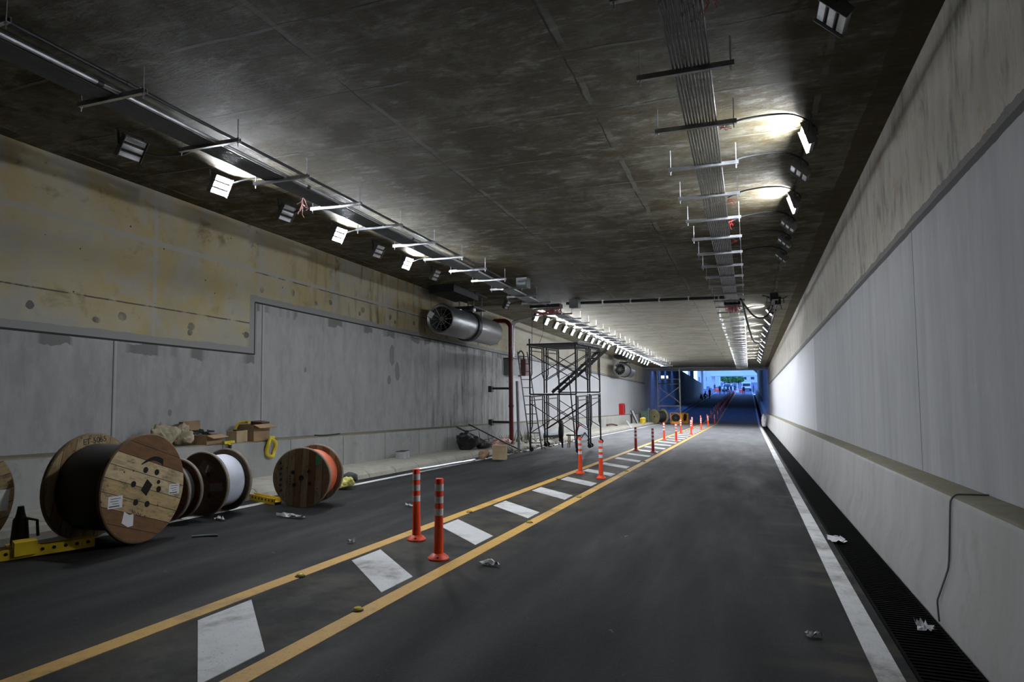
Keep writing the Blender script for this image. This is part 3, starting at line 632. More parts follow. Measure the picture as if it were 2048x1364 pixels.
# ------------------------------------------------------------------ cable reels
def make_reel(label, A, B, R, wood, rim, core, rc, style):
    """A, B: road points below the camera-side and far flange centres"""
    a, b_ = fl(A[0], A[1]), fl(B[0], B[1]); ax = Vector((b_.x-a.x, b_.y-a.y, 0)); L = ax.length; ang = math.atan2(ax.y, ax.x)
    # local frame: z' = axis (towards B), y' = up
    t = thing('cable_reel', label, 'cable reel', (a.x, a.y, (a.z+b_.z)/2), (0, 0, ang), 'wooden cable reels')
    # local: x along axis, z up ; flange meshes built in own xy plane with axis z then oriented
    O = Matrix(((0,0,1,0), (1,0,0,0), (0,1,0,0), (0,0,0,1)))      # mesh z -> local x, mesh x -> local y, mesh y -> local z
    TH = .05
    def part(mb, name, mat, x, rotz=0, parent=t, sm=False):
        o = bpy.data.objects.new(name, mb.mesh(name, mat, sm)); COL.objects.link(o); o.parent = parent
        o.matrix_local = Matrix.Translation((x, 0, R)) @ O @ Matrix.Rotation(rotz, 4, 'Z'); return o
    rz = style.get('rot', .3)
    fl1 = None
    for x in (0, L-TH):
        wd = wood if x == 0 else style.get('wood2', wood); rzx = rz if x == 0 else style.get('rot2', rz)
        m_ = MB(); m_.lathe([(R-.012, 0), (R, .008), (R, TH-.008), (R-.012, TH)], 56, mi=0)
        m_.m[:] = [1 if len(f) == 4 else 0 for f in m_.f]
        o = part(m_, 'flange', [wd, rim], x, rzx, sm=False)
        if x == 0: fl1 = o
        else: fl2 = o
    m_ = MB(); m_.lathe([(rc*.97, TH), (rc, TH+.03), (rc*1.0, L/2), (rc, L-TH-.03), (rc*.97, L-TH)], 48); o = part(m_, 'wound_cable' if style.get('cable', 1) else 'wrapping', core, 0, 0, sm=True)
    if style.get('coils'):
        n = int(L/.06)
        for i in range(0): pass
    def disc(u, v, r, name='hole', mat=None, n=16):
        mm = MB(); mm.lathe([(r, -.003), (r, .004)], n, Matrix.Rotation(-rz, 4, 'Z') @ Matrix.Translation((u, v, 0))); q = bpy.data.objects.new(name, mm.mesh(name, mat or M['hole'])); COL.objects.link(q); q.parent = fl1; return q
    def plate(u, v, w, h, rot, name, mat, th=.003, prof=None):
        mm = MB(); Mx = Matrix.Rotation(-rz, 4, 'Z') @ Matrix.Translation((u, v, -th)) @ Matrix.Rotation(rot, 4, 'Z')
        mm.prism(prof or [(-w/2,-h/2), (w/2,-h/2), (w/2,h/2), (-w/2,h/2)], th+.002, Mx); q = bpy.data.objects.new(name, mm.mesh(name, mat)); COL.objects.link(q); q.parent = fl1; return q
    style.get('fn', lambda *a: None)(disc, plate, R)
    if style.get('text'):      # hand-painted marking on the inner face of the far flange, near its top
        cu = bpy.data.curves.new('txt', 'FONT'); cu.body = style['text']; cu.size = .085; cu.extrude = .001; cu.align_x = 'CENTER'; to = bpy.data.objects.new('txt', cu); COL.objects.link(to)
        me = bpy.data.meshes.new_from_object(to.evaluated_get(bpy.context.evaluated_depsgraph_get())); bpy.data.objects.remove(to); me.materials.clear(); me.materials.append(M['ink'])
        q = bpy.data.objects.new('painted_marking', me); COL.objects.link(q); q.parent = fl2
        q.matrix_local = Matrix.Rotation(-style.get('rot2', rz), 4, 'Z') @ Matrix.Translation((-.02, R-.105, -.002)) @ Matrix.Rotation(PI, 4, 'Y') @ Matrix.Rotation(.06, 4, 'Z')
    return t
# NOTE seen from the camera side, flange mesh x points to the viewer's LEFT
def flange_big(disc, plate, R):
    for k, a in enumerate((2.05, 1.15, .1, -.62, -1.55+.05, -2.15)):
        pass
    for (u, v, r) in ((0, .18, .031), (-.15, .137, .031), (.154, .06, .031), (-.176, .032, .021), (-.18, -.044, .031), (.12, -.127, .031), (-.027, -.17, .031)): disc(u, v, r)
    plate(-.017, 0, 0, 0, 0, 'arbor_hole', M['hole'], prof=[(.075, -.015), (-.005, .085), (-.075, .015), (.005, -.085)])
    up_, dn = [], []
    for k in range(11):
        a = k/10; u = .055-.29*a; v = .245+.09*math.sin(PI*a*.72)-.085*a; w_ = .006+.028*a; up_.append((u, v+w_)); dn.append((u, v-w_))
    plate(0, 0, 0, 0, 0, 'slot', M['hole'], prof=up_+dn[::-1])
    for (u, v, w, h) in ((.37, -.08, .17, .115), (-.40, -.075, .15, .105)):
        plate(u, v, w, h, .06, 'paper_label', M['paper'], .002)
        for k in range(4): plate(u+.012*(k % 2), v+.034-.024*k, w*(.72-.14*(k % 3)), .010 if k == 3 else .005, .06, 'label_line', M['ink'], .004)
    plate(.21, -.28, .14, .13, .3, 'torn_label', M['paper'], .002, [(-.08,-.05), (-.02,-.07), (.07,-.04), (.075,.07), (.0,.045), (-.05,.06)])
    for k in range(6):
        plate(.155-.02*k, -.215-.010*k, .004, .034, .35 if k % 2 else -.4, 'pen_mark', M['ink'], .003)
make_reel('big pale pine cable reel with black cable, round holes and two paper labels', (-5.85, 5.035), (-6.56, 4.955), .55, M['w_split'], M['w_edge'], M['cable_k'], .44, dict(rot=.36, rot2=1.75, wood2=M['w_big'], text='ET-5065', fn=flange_big))
def flange_dark(disc, plate, R):
    for (u, v) in ((.13, .05), (-.10, .12), (.02, -.08), (-.12, -.14)): disc(u, v, .03)
    plate(-.05, .20, .17, .15, .6, 'clear_label', M['panel'], .002); plate(-.23, -.03, .2, .10, -.1, 'clear_label', M['panel'], .002)
    plate(-.08, .19, .03, .10, .4, 'label_glint', M['paper'], .003)
make_reel('dark brown cable reel with white wrapped cable between its flanges', (-6.54, 6.45), (-6.55, 6.90), .405, M['w_dark'], M['w_pale'], M['wrap_w'], .335, dict(rot=.5, fn=flange_dark))
def flange_or(disc, plate, R):
    for (u, v) in ((.12, .075), (-.11, .085), (.10, -.095), (-.12, -.075)): disc(u, v, .026)
    disc(0, 0, .036)
    plate(-.23, .24, .055, .12, 0, 'green_sticker', M['green'], .002)
    for k in range(6): plate(.30-.01*(k % 2), .2-.075*k, .03, .04, .2*k, 'stencil_mark', M['ink'], .002)
    for k in range(4): plate(.16, .02-.035*k, .02, .016, .4*k, 'stencil_mark', M['ink'], .002)
make_reel('wooden cable reel with orange cable and green sticker, standing farthest right of the near group', (-5.84, 7.50), (-5.965, 8.0), .415, M['w_mix'], M['w_pale'], M['cable_o'], .345, dict(rot=.05, fn=flange_or))
make_reel('brown cable reel mostly hidden behind the big pale reel', (-6.62, 5.95), (-6.64, 6.20), .365, M['w_red'], M['w_pale'], M['cable_k'], .29, dict(rot=.4))
def flange_l(disc, plate, R): plate(-.36, -.05, .15, .2, .1, 'paper_label', M['paper'], .002); disc(0, 0, .05)
make_reel('pale pine cable reel cut off by the left edge of the photo', (-6.75, 3.9), (-7.34, 3.82), .50, M['w_big'], M['w_edge'], M['cable_k'], .38, dict(rot=-.15, fn=flange_l))
def flange_far(disc, plate, R): disc(0, 0, .07)
make_reel('far olive cable reel with black cable beside the pale scaffold', (-6.86, 50.6), (-6.25, 51.26), .58, M['w_olive'], M['w_edge'], M['cable_k'], .42, dict(rot=.3, fn=flange_far))

# ------------------------------------------------------------------ yellow reel jacks
def make_jack(label, a, b_, tower, off):
    A, B = fl(*a), fl(*b_); d = (B-A); L = d.length; t = thing('reel_jack', label, 'reel jack', (A+B)/2, (0, 0, math.atan2(d.y, d.x)), 'yellow reel jacks')
    b = MB(); b.box((0, 0, .035), (L, .10, .012)); b.box((0, -.05, .045), (L, .012, .09)); b.box((0, .05, .045), (L, .012, .09)); b.build('base_channel', M['yel'], t)
    n = int(L/.09)
    for k in range(n):
        x = -L/2+.06+k*.09
        if abs(x-off) < .12: continue
        b = MB(); b.lathe([(.016, -.003), (.016, .0)], 10, Matrix.Translation((x, -.0590, .055)) @ Matrix.Rotation(PI/2, 4, 'X')); b.build('pin_hole', M['hole'], t)
    if tower:
        b = MB(); b.box((off, 0, .085), (.17, .16, .12)); b.box((off, .16, .04), (.2, .4, .05)); b.build('base_block', M['yel'], t)
        b = MB(); b.lathe([(.07, .04), (.075, .10), (.06, .30), (.045, .32), (.035, .36), (.025, .42)], 14, Matrix.Translation((off, .27, 0))); b.build('jack_body', M['black'], t, True)
        b = MB(); b.tube([(off+.05, .27, .30), (off+.13, .27, .27), (off+.14, .27, .12)], .014, 6); b.build('handle', M['black'], t, True)
    return t
make_jack('yellow steel reel jack with a black jack body, in the left foreground', (-6.75, 3.15), (-6.05, 4.64), True, .28)
make_jack('flat yellow drilled steel bar lying between the white-wrapped and orange reels', (-7.14, 7.86), (-6.27, 7.55), False, 9)

# ------------------------------------------------------------------ things on the ledge
def on_ledge(y, x=-8.12): return W(x, y, LQ)
def carton(label, y, w, d, h, x, rz=0, mat='card', openf=True, name='cardboard_box'):
    t = thing(name, label, 'box', on_ledge(y, x), (0, 0, rz), 'cartons on the left ledge')
    b = MB(); T = .008
    b.box((0,0,T/2), (w, d, T)); b.box((-w/2+T/2,0,h/2), (T, d, h)); b.box((w/2-T/2,0,h/2), (T, d, h)); b.box((0,-d/2+T/2,h/2), (w, T, h)); b.box((0,d/2-T/2,h/2), (w, T, h)); b.build('carton', M[mat], t)
    if openf:
        for k, (cx, cy, fx, fy, rx, ry) in enumerate(((w/2, 0, w*.45, d, 0, .35), (-w/2, 0, w*.45, d, 0, -1.2))):
            s = 1 if k == 0 else -1; b = MB(); R_ = Euler((0, ry, 0)).to_matrix(); b.box(Vector((cx, 0, h)) + R_ @ Vector((s*fx/2, 0, 0)), (fx, fy, .006), R_); b.build('flap', M[mat], t)
    return t
def filled_sack(label, loc, r, sc, mat, seed, rot=(0,0,0), name='sack', group=None, ruff=True):
    t = thing(name, label, 'bag' if name != 'sack' else 'sack', loc, (0,0,0), group)
    b = MB(); b.blob((0, 0, r*sc[2]*.9), r, seed, .26, 4, 0, sc, rot); rr = random.Random(seed); K = [(Vector((rr.gauss(0,1), rr.gauss(0,1), rr.gauss(0,1)))*9/r*.35, rr.uniform(0, 6)) for _ in range(7)]
    b.v = [tuple(Vector(p)*(1+.085*sum(abs(math.sin(Vector(p).dot(k)+ph))-.6 for k, ph in K))) for p in b.v]; b.v = [(x, y, max(z, 0)) for x, y, z in b.v]; b.build('body', M[mat], t, True)
    if ruff:
        b = MB(); top = r*sc[2]*1.75
        b.lathe([(r*.16, top-.05), (r*.10, top+.0), (r*.26, top+r*.28), (r*.2, top+r*.3)], 10); b.v = [(x*(1+.3*math.sin(9*x/r)), y*(1+.3*math.cos(8*y/r)), z) for x, y, z in b.v]; b.build('tied_neck', M[mat], t)
    return t
filled_sack('crumpled pale paper sack on the ledge, left of the open carton', on_ledge(7.28, -8.14), .17, (.8, 1.1, .95), 'sack', 3, ruff=False)
filled_sack('second pale sack slumped on the ledge against the open carton', on_ledge(7.58, -8.12), .155, (.8, .95, 1.0), 'sack', 5, ruff=False)
carton('open cardboard box on the ledge heaped with black cable', 8.08, .30, .36, .15, -8.12, .12, 'card')
carton('upright flat brown carton leaning behind the cable box on the ledge', 7.98, .08, .34, .36, -8.36, 0, 'card', False)
b = MB()
for k in range(6):
    r = random.Random(40+k); p = [W(-8.12+r.uniform(-.12,.12), 8.02+r.uniform(-.18,.2), LQ+.155+.012*k)]
    for j in range(6): p.append(p[-1]+Vector((r.uniform(-.09,.09), r.uniform(-.10,.14), r.uniform(-.005,.014))))
    b.tube(p, .012, 6)
tag(b.build('cable_heap', M['black'], None, True), 'loose black cables lying across the open carton on the ledge', 'cable')
carton('small closed cardboard box on the ledge between the two larger cartons', 8.74, .20, .28, .19, -8.12, .1, 'card2', False)
b = MB(); b.box(W(-8.1, 8.74, LQ+.20), (.06, .16, .02)); tag(b.build('black_tool', M['black']), 'small black tool lying on the small closed carton', 'tool')
carton('cardboard box on the ledge holding a red item, beside the yellow hose', 9.17, .36, .36, .29, -8.14, -.1, 'card')
b = MB(); b.box(W(-8.08, 9.24, LQ+.29), (.22, .22, .09), (0, .1, .1)); tag(b.build('red_case', M['dkred']), 'dark red case poking out of the carton on the ledge', 'case')
# yellow hoses / slings
b = MB(); c = W(-7.90, 9.32, LQ-.13); ring = [c + Vector((.02*math.sin(3*a), .105*math.cos(a), .15*math.sin(a))) for a in [2*PI*k/24 for k in range(25)]]
b.tube(ring, .032, 8, cap=False); tail = [W(-7.9, 9.30, LQ+.0), W(-8.0, 9.38, LQ+.04), W(-8.08, 9.50, LQ+.035), W(-8.1, 9.62, LQ+.034)]; b.tube(tail, .032, 8)
tag(b.build('yellow_hose', M['yelhose'], None, True), 'thick yellow hose looped over the ledge edge beside the right carton', 'hose', 'yellow straps on the ledge')
flex([W(-8.36, 8.95, LQ+.20), W(-8.3, 8.98, LQ+.31), W(-8.22, 9.06, LQ+.33), W(-8.12, 9.02, LQ+.32)], .022, 'yellow cord draped over the carton with the red item', 'rope', 'yelhose', 'rope', 'yellow straps on the ledge')
t = thing('lifting_strap', 'yellow strap with black grip hanging over the ledge below the small carton', 'strap', W(-7.92, 8.36, LQ), (0,0,0), 'yellow straps on the ledge')
b = MB(); b.box((-.02, 0, .02), (.06, .22, .04)); b.tube([(-.02, -.02, .02), (.015, 0, -.03), (.005, .01, -.22)], .02, 7); b.build('strap', M['yelhose'], t, True)
b = MB(); b.tube([(.015, .0, -.02), (.012, .005, -.13)], .027, 8); b.build('grip', M['black'], t, True)
flex([W(-8.06, 10.75, LQ+.03), W(-8.02, 10.95, LQ+.015), W(-8.03, 11.25, LQ+.02), W(-8.04, 11.55, LQ+.03)], .015, 'short dark hose lying on the ledge right of the cartons', 'short_hose', 'black', 'hose', None)
# small bits on the walkway
def at_walk(x, y): return W(x, y, KQ+.016)
t = thing('concrete_block', 'light grey block standing on the walkway against the plinth', 'block', at_walk(-7.66, 13.5), (0, 0, .1)); b = MB(); b.box((0,0,.085), (.2, .34, .17)); b.build('block', M['gblock'], t); b = MB(); b.box((0,0,.173), (.2, .34, .006)); b.build('top_edge', M['dsteel'], t)
b = MB(); b.tube([fl(-6.63, 12.2, .05), fl(-6.45, 14.95, .05)], .03, 8); tag(b.build('steel_pole', M['galv'], None, True), 'grey steel pole lying along the left kerb', 'pole')
filled_sack('crumpled pale yellow bag on the road behind the orange cable reel', fl(-6.42, 9.35), .14, (1.3, .9, .75), 'lime', 8, ruff=False, name='plastic_bag')
b = MB(); b.blob(fl(-6.6, 9.75, .1), .16, 12, .2, 2, 0, (.9, .9, .8)); tag(b.build('black_lump', M['black'], None, True), 'black rubber lump behind the pale yellow bag by the kerb', 'rubber')
filled_sack('black rubbish bag slumped on the walkway against the plinth', at_walk(-7.55, 16.9), .30, (.75, 1.0, .85), 'bag', 21, name='rubbish_bag')
filled_sack('low flat black bag right of the big rubbish bag', at_walk(-7.35, 17.45), .24, (.8, 1.2, .5), 'bag', 25, name='rubbish_bag', ruff=False)
def road_box(label, x, y, w, d, h, rz, mat):
    t = thing('cardboard_box', label, 'box', fl(x, y), (0, 0, rz)); b = MB(); b.box((0,0,h/2), (w, d, h)); b.build('carton', M[mat], t)
    b = MB(); b.box((0, 0, h+.001), (w*.18, d, .003)); b.build('tape', M['card2'], t); return t
road_box('tall cardboard box standing on the road by the kerb end', -6.17, 15.95, .36, .30, .37, .25, 'card2')
filled_sack('brown paper bag leaning left of the tall cardboard box', fl(-6.52, 15.75), .15, (.8, .9, .85), 'card', 31, ruff=False, name='paper_bag')
# ladder lying aslant
def ladder(label, a0, a1, w, n, mat, r=.02, name='ladder'):
    a0, a1 = Vector(a0), Vector(a1); w = Vector(w); t = thing(name, label, 'ladder', a0)
    for s in (-.5, .5):
        b = MB(); b.tube([w*s, (a1-a0)+w*s], r, 8); b.build('rail', M[mat], t, True)
    for k in range(n):
        c = (a1-a0)*((k+.6)/(n+.2)); b = MB(); b.tube([c-w*.5, c+w*.5], r*.7, 6); b.build('rung', M[mat], t, True)
    return t
ladder('dark two-rail frame leaning aslant from the road to the plinth', fl(-6.5, 18.1, .03), W(-7.92, 17.45, LQ+.04), (.12, .62, .03), 3, 'dsteel', .02)
ladder('tall dark ladder leaning on the left wall before the scaffold', fl(-6.35, 19.6, .03), W(-8.02, 23.2, 2.0), (.34, .12, 0), 11, 'dsteel', .022)
b = MB(); b.bar(fl(-6.5, 18.4), W(-6.56, 18.45, .72), .09, .06); tag(b.build('grey_post', M['gbox']), 'grey steel post leaning beside the red pipe', 'post')
# red pipe
t = thing('fire_pipe', 'dark red vertical fire pipe rising from the kerb to an elbow by the jet fan', 'pipe', W(-7.25, 19.8, KQ))
H0 = 2.75-KQ; pts = [(0, 0, 0), (0, 0, H0-.25)] + [(-.25+.25*math.cos(a), 0, H0-.25+.25*math.sin(a)) for a in rng(.2, PI/2, 6)] + [(-.55, .0, H0), (-.62, 0, H0-.03), (-.66, 0, H0-.14)]
b = MB(); b.tube(pts, .072, 14); b.build('riser', M['redpipe'], t, True)
for z in (1.2, 2.7): b = MB(); b.lathe([(.085, z), (.085, z+.08)], 14); b.build('coupling', M['redpipe'], t, True)
b = MB(); b.lathe([(.10, 0), (.10, .03)], 14); b.build('foot_flange', M['dsteel'], t)
for z in (.54-KQ, -.55-KQ):
    b = MB(); b.bar((-.07, 0, z), (-.72, .05, z), .05, .07); b.box((-.72, .05, z-.02), (.12, .2, .2)); b.build('wall_bracket', M['dsteel'], t)
# cabinets on the left wall
t = thing('steel_cabinet', 'dark grey cabinet on the left wall behind the red pipe', 'cabinet', W(WL+.003, 22.9, 1.12)); b = MB(); b.box((.17, 0, .3), (.34, .9, .6)); b.build('body', M['gbox'], t); b = MB(); b.box((.19, 0, .62), (.38, 1.0, .04)); b.build('lid', M['dsteel'], t); b = MB(); b.box((.345, 0, .3), (.01, .8, .5)); b.build('door', M['gbox'], t)
t = thing('hose_cabinet', 'dark red cabinet on the left wall just right of the red pipe', 'cabinet', W(WL+.003, 24.3, 1.15)); b = MB(); b.box((.15, 0, .33), (.3, .5, .66)); b.build('body', M['dkred'], t); b = MB(); b.box((.305, 0, .33), (.01, .42, .58)); b.build('door', M['dkred'], t)
flex([W(WL+.15, 24.3, 1.82), W(WL+.18, 24.2, 2.0), W(WL+.12, 24.05, 2.12), W(WL+.05, 23.95, 2.0)], .03, 'short black hose looping above the dark red cabinet', 'cabinet_hose', 'black', 'hose', None)
b0 = None
for k in range(3):
    y = 22.55+.16*k; b = MB(); b.tube([W(WL+.25, y, 1.75), W(WL+.25, y, 2.95), W(WL+.35, y, 3.1), W(WL+.9, y-.3, 3.13), W(-6.2, 20.3, 3.0)], .032, 8)
    tag(b.build('wall_conduit', M['galv'], None, True), 'grey upright conduit above the grey cabinet, %s from the camera' % nth(k+1), 'conduit', 'conduits above the grey cabinet')
# red box with hose on the far wall
t = thing('fire_hose_cabinet', 'bright red fire cabinet on the left wall past the black scaffold', 'cabinet', W(WL, 45.3, -.62)); b = MB(); b.box((.14, 0, .37), (.28, .82, .74)); b.build('body', M['red'], t); b = MB(); b.box((.285, -.1, .38), (.012, .5, .62)); b.build('door', M['red'], t); b = MB(); b.box((.29, .27, .36), (.014, .16, .5)); b.build('glass_panel', M['glass'], t); b = MB(); b.box((.16, 0, -.03), (.31, .9, .06)); b.build('bottom_tray', M['dkred'], t)

# ------------------------------------------------------------------ black mobile scaffold
def poly_tube(b, pts, r, n=7): b.tube(pts, r, n)
def make_scaffold():
    o = fl(-6.32, 18.95); t = thing('scaffold_tower', 'black two-lift scaffold tower on castors beside the left kerb', 'scaffold', o, (0, 0, -.01))
    Wd, D, Hh = 1.46, 3.15, 3.27; base = .14; lv = [base, base+1.60, Hh]; rows = [0, 1.45, 1.7, 3.15]
    for x in (0, Wd):
        for y0, y1 in ((0, 1.45), (1.7, 3.15)):
            for k in range(2):
                z0, z1 = lv[k], lv[k+1]-.03
                b = MB(); b.tube([(x, y0, z0), (x, y0, z1), ], .026, 8); b.tube([(x, y1, z0), (x, y1, z1)], .026, 8); b.tube([(x, y0, z1-.04), (x, y1, z1-.04)], .025, 7); b.tube([(x, y0, z1-.16), (x, y1, z1-.16)], .016, 6)
                for yi in (y0+.2, y1-.2):
                    b.tube([(x, yi, z1-.05), (x, yi, z0+.62), (x, y0 if yi < (y0+y1)/2 else y1, z0+.45)], .018, 6)
                for yi, ye in ((y0+.2, y0), (y1-.2, y1)):
                    for zz in (z0+.8, z0+1.15): b.tube([(x, yi, zz), (x, ye, zz)], .01, 5)
                b.build('frame', M['scaf'], t, True)
    for y in rows:
        for k in range(2):
            z0, z1 = lv[k], lv[k+1]; b = MB(); b.tube([(0, y, z0+.42), (Wd, y, z1-.28)], .014, 6); b.tube([(0, y, z1-.28), (Wd, y, z0+.42)], .014, 6); b.build('cross_brace', M['scaf'], t, True)
    b = MB()
    for j in range(5): b.box((Wd/2, .28+.65*j, Hh+.0), (Wd+.16, .61, .05))
    b.build('platform', M['ply'], t)
    for yy in (0, D): b = MB(); b.tube([(0, yy, lv[1]), (Wd, yy, lv[1])], .024, 7); b.build('ledger', M['scaf'], t, True)
    b = MB(); b.tube([(0, 0, Hh), (0, 0, Hh+.18)], .025, 7); b.build('spigot', M['scaf'], t, True)
    # inner stair between the lifts
    s0, s1 = Vector((.45, 1.2, lv[1]+.03)), Vector((1.75, 2.5, Hh-.1))
    b = MB()
    for w in (-.22, .22): b.bar(s0+Vector((-w*.7, w*.7, 0)), s1+Vector((-w*.7, w*.7, 0)), .035, .09)
    for k in range(7):
        c = s0.lerp(s1, (k+.5)/7); b.box(c, (.2, .45, .03), (0, 0, PI/4))
    b.build('stair', M['scaf'], t)
    b = MB()
    pass
    for k in range(5): b = MB(); b.tube([(Wd+.02, .2+.1*k, Hh+.05+.02*(k % 3)), (Wd-.05+.04*k, D-.1, Hh+.07+.02*(k % 2))], .018, 6); b.build('stored_tube', M['scafl'], t, True)
    for x in (0, Wd):
        for y in rows:
            c = MB(); c.box((x, y, .155), (.07, .05, .03)); c.bar((x, y-.03, .15), (x+.03, y-.03, .07), .006, .05); c.bar((x, y+.03, .15), (x+.03, y+.03, .07), .006, .05); cc = c.build('castor', M['scaf'], t)
            w = MB(); w.lathe([(.04, -.022), (.068, -.018), (.07, 0), (.068, .018), (.04, .022)], 14, Matrix.Translation((x+.03, y, .07)) @ Matrix.Rotation(PI/2, 4, 'X')); w.build('wheel', M['black'], cc, True)
make_scaffold()
b = MB(); b.bar(fl(-5.42, 21.0, .01), fl(-5.62, 21.0, 2.35), .035); tag(b.build('steel_prop', M['scaf']), 'slim black prop leaning upright inside the scaffold', 'pole')
t = thing('work_stool', 'low black trestle stool standing inside the scaffold', 'stool', fl(-5.6, 21.5)); b = MB(); b.box((0,0,.42), (.5, .3, .04)); b.build('seat', M['scaf'], t)
for sx in (-1, 1):
    for sy in (-1, 1): b = MB(); b.bar((sx*.2, sy*.12, 0), (sx*.18, sy*.1, .4), .035); b.build('leg', M['card2'], t)
t = thing('hanging_jacket', 'black clothing hanging on the scaffold braces', 'clothes', fl(-5.75, 20.4, .25)); b = MB(); b.blob((0, 0, .35), .16, 9, .25, 3, 0, (.55, .5, 2.1)); b.tube([(.02, 0, .1), (.03, .02, -.2)], [.05, .025], 7); b.build('cloth', M['black'], t, True)
# hose reel, red
t = thing('hose_reel', 'red and white hose reel standing by the right scaffold castors', 'hose reel', fl(-6.2, 25.2), (0, 0, -1.0)); RY = Matrix.Translation((0, 0, .36)) @ Matrix.Rotation(PI/2, 4, 'Y')
b = MB(); b.lathe([(.30, -.02), (.30, .02)], 24, Matrix.Translation((.14, 0, 0)) @ RY); b.build('flange', M['refl'], t); b = MB(); b.lathe([(.29, -.02), (.29, .02)], 24, Matrix.Translation((-.14, 0, 0)) @ RY); b.build('flange', M['red'], t); b = MB(); b.lathe([(.2, -.12), (.24, 0), (.2, .12)], 20, RY); b.build('hose', M['red'], t, True)
b = MB(); b.bar((-.2, -.25, 0), (-.18, 0, .36), .03); b.bar((-.2, .25, 0), (-.18, 0, .36), .03); b.bar((.2, -.25, 0), (.18, 0, .36), .03); b.bar((.2, .25, 0), (.18, 0, .36), .03); b.build('stand', M['dsteel'], t)
# rubble, weeds and scraps by the kerb under the scaffold
b = MB(); r = random.Random(77)
for k in range(190):
    x = r.uniform(-7.6, -6.4); y = r.uniform(17.8, 25); base = at_walk(x, y) if x < -6.95 else fl(x, y); s = r.uniform(.02, .07)
    b.blob(base+Vector((0, 0, s*.4)), s, k, .3, 1, 0, (1, 1.2, .6))
tag(b.build('rubble', M['rubble']), 'scattered rubble and scraps along the kerb under the scaffold', 'rubble', None, 'stuff')
b = MB()
for k in range(120):
    y = r.choice([r.uniform(19.8, 22.4), r.uniform(19.8, 22.4), r.uniform(17, 26)]); x = r.uniform(-7.85, -7.35); p = at_walk(x, y); h = r.uniform(.15, .6) if k % 4 == 0 else r.uniform(.1, .3); a = r.uniform(0, 6.28); lean = h*.35
    q = p+Vector((math.cos(a)*lean, math.sin(a)*lean, h)); w = Vector((-math.sin(a), math.cos(a), 0))*.012
    b.add([p-w, p+w, (p+q)/2+w+Vector((0,0,h*.12)), q, (p+q)/2-w+Vector((0,0,h*.12))], [(0,1,2,3,4)])
tag(b.build('weeds', M['grass']), 'thin weeds and dry stalks growing at the foot of the left wall', 'weeds', None, 'stuff')
t = thing('plastic_sheet', 'pale blue-grey sheet lying crumpled on the walkway behind the scaffold', 'sheet', at_walk(-7.3, 24.5)); b = MB(); b.blob((0,0,.12), .5, 17, .35, 3, 0, (.8, 1.7, .3)); b.v = [(x, y, max(z, 0)) for x, y, z in b.v]; b.build('sheet', M['panel'], t, True)
t = thing('pale_board', 'pale grey triangular board leaning on the plinth behind the scaffold', 'board', at_walk(-7.3, 23.3)); b = MB(); b.add([(0, -.1, 0), (.06, .5, 0), (-.22, .0, .68), (.03, -.08, 0), (.09, .52, 0), (-.19, .02, .68)], [(0,1,2), (5,4,3), (0,3,4,1), (1,4,5,2), (2,5,3,0)]); b.build('board', M['gblock'], t)
# pinkish heap by the box
filled_sack('low heap of pinkish plastic scraps behind the tall cardboard box', at_walk(-7.15, 18.6), .26, (.9, 1.6, .55), 'pinkwire', 51, ruff=False, name='scrap_heap')
filled_sack('white plastic bag lying between the tall carton and the grey post', fl(-6.75, 17.9), .2, (.9, 1.3, .6), 'rubble', 53, ruff=False, name='plastic_bag')
# two thin wires hanging to the scaffold
for k, (a, c) in enumerate((((-6.3, 19.2), (-6.45, 18.4)), ((-6.05, 19.6), (-6.3, 18.6)))):
    flex([ce(a[0], a[1], .3), (ce(a[0], a[1], .9)+Vector((.02, -.1, 0))), fl(c[0]+.1, c[1]+.9, 3.3)], .007, 'thin wire hanging from the left wiring trunk to the scaffold top, %s of two' % nth(k+1), 'hanging_wire', 'black', 'wire', 'wires hanging to the scaffold')

# ------------------------------------------------------------------ far end things
def make_far_scaffold():
    o = fl(-7.05, 54.2); t = thing('scaffold_tower', 'pale grey scaffold tower at the dark far end of the lit stretch', 'scaffold', o, (0, 0, .05)); Wd, D = 1.75, 1.3
    for x in (0, Wd):
        for y in (0, D):
            b = MB(); b.tube([(x, y, .0), (x, y, 4.45)], .024, 7); b.build('standard', M['scafl'], t, True)
    for y in (0, D):
        for z in (1.35, 2.1+1.05, 3.55):
            b = MB(); b.tube([(0, y, z), (Wd, y, z)], .022, 7); b.build('ledger', M['scafl'], t, True)
        b = MB(); b.tube([(0, y, 1.62), (Wd, y, 2.95)], .02, 6); b.tube([(Wd, y, 1.62), (0, y, 2.95)], .02, 6); b.build('cross_brace', M['scafl'], t, True)
        b = MB(); b.tube([(.9, y, .5), (Wd, y, 1.3)], .016, 6); b.build('cross_brace', M['scafl'], t, True)
    for x in (0, Wd):
        for z in (1.35, 3.55): b = MB(); b.tube([(x, 0, z), (x, D, z)], .018, 6); b.build('transom', M['scafl'], t, True)
    b = MB(); b.box((Wd/2, D/2, 3.2), (Wd, D*.9, .04)); b.build('platform', M['ply'], t)
make_far_scaffold()
for k, (x, w_) in enumerate(((-6.62, .26), (-6.25, .14))):
    t = thing('work_lamp', 'glowing white work lamp on the pale far scaffold, ' + ('the larger, left one' if k == 0 else 'the smaller, right one'), 'lamp', fl(x, 54.25, 3.575), (0, 0, 0), 'work lamps on the far scaffold')
    b = MB(); b.box((0, .03, .17), (w_, .05, .24)); b.build('housing', M['lampbody'], t); b = MB(); b.box((0, 0, .17), (w_-.03, .012, .2)); b.build('lens', M['wlamp'], t); b = MB(); b.box((0, .03, .025), (w_*.8, .06, .05)); b.build('bracket', M['dsteel'], t)
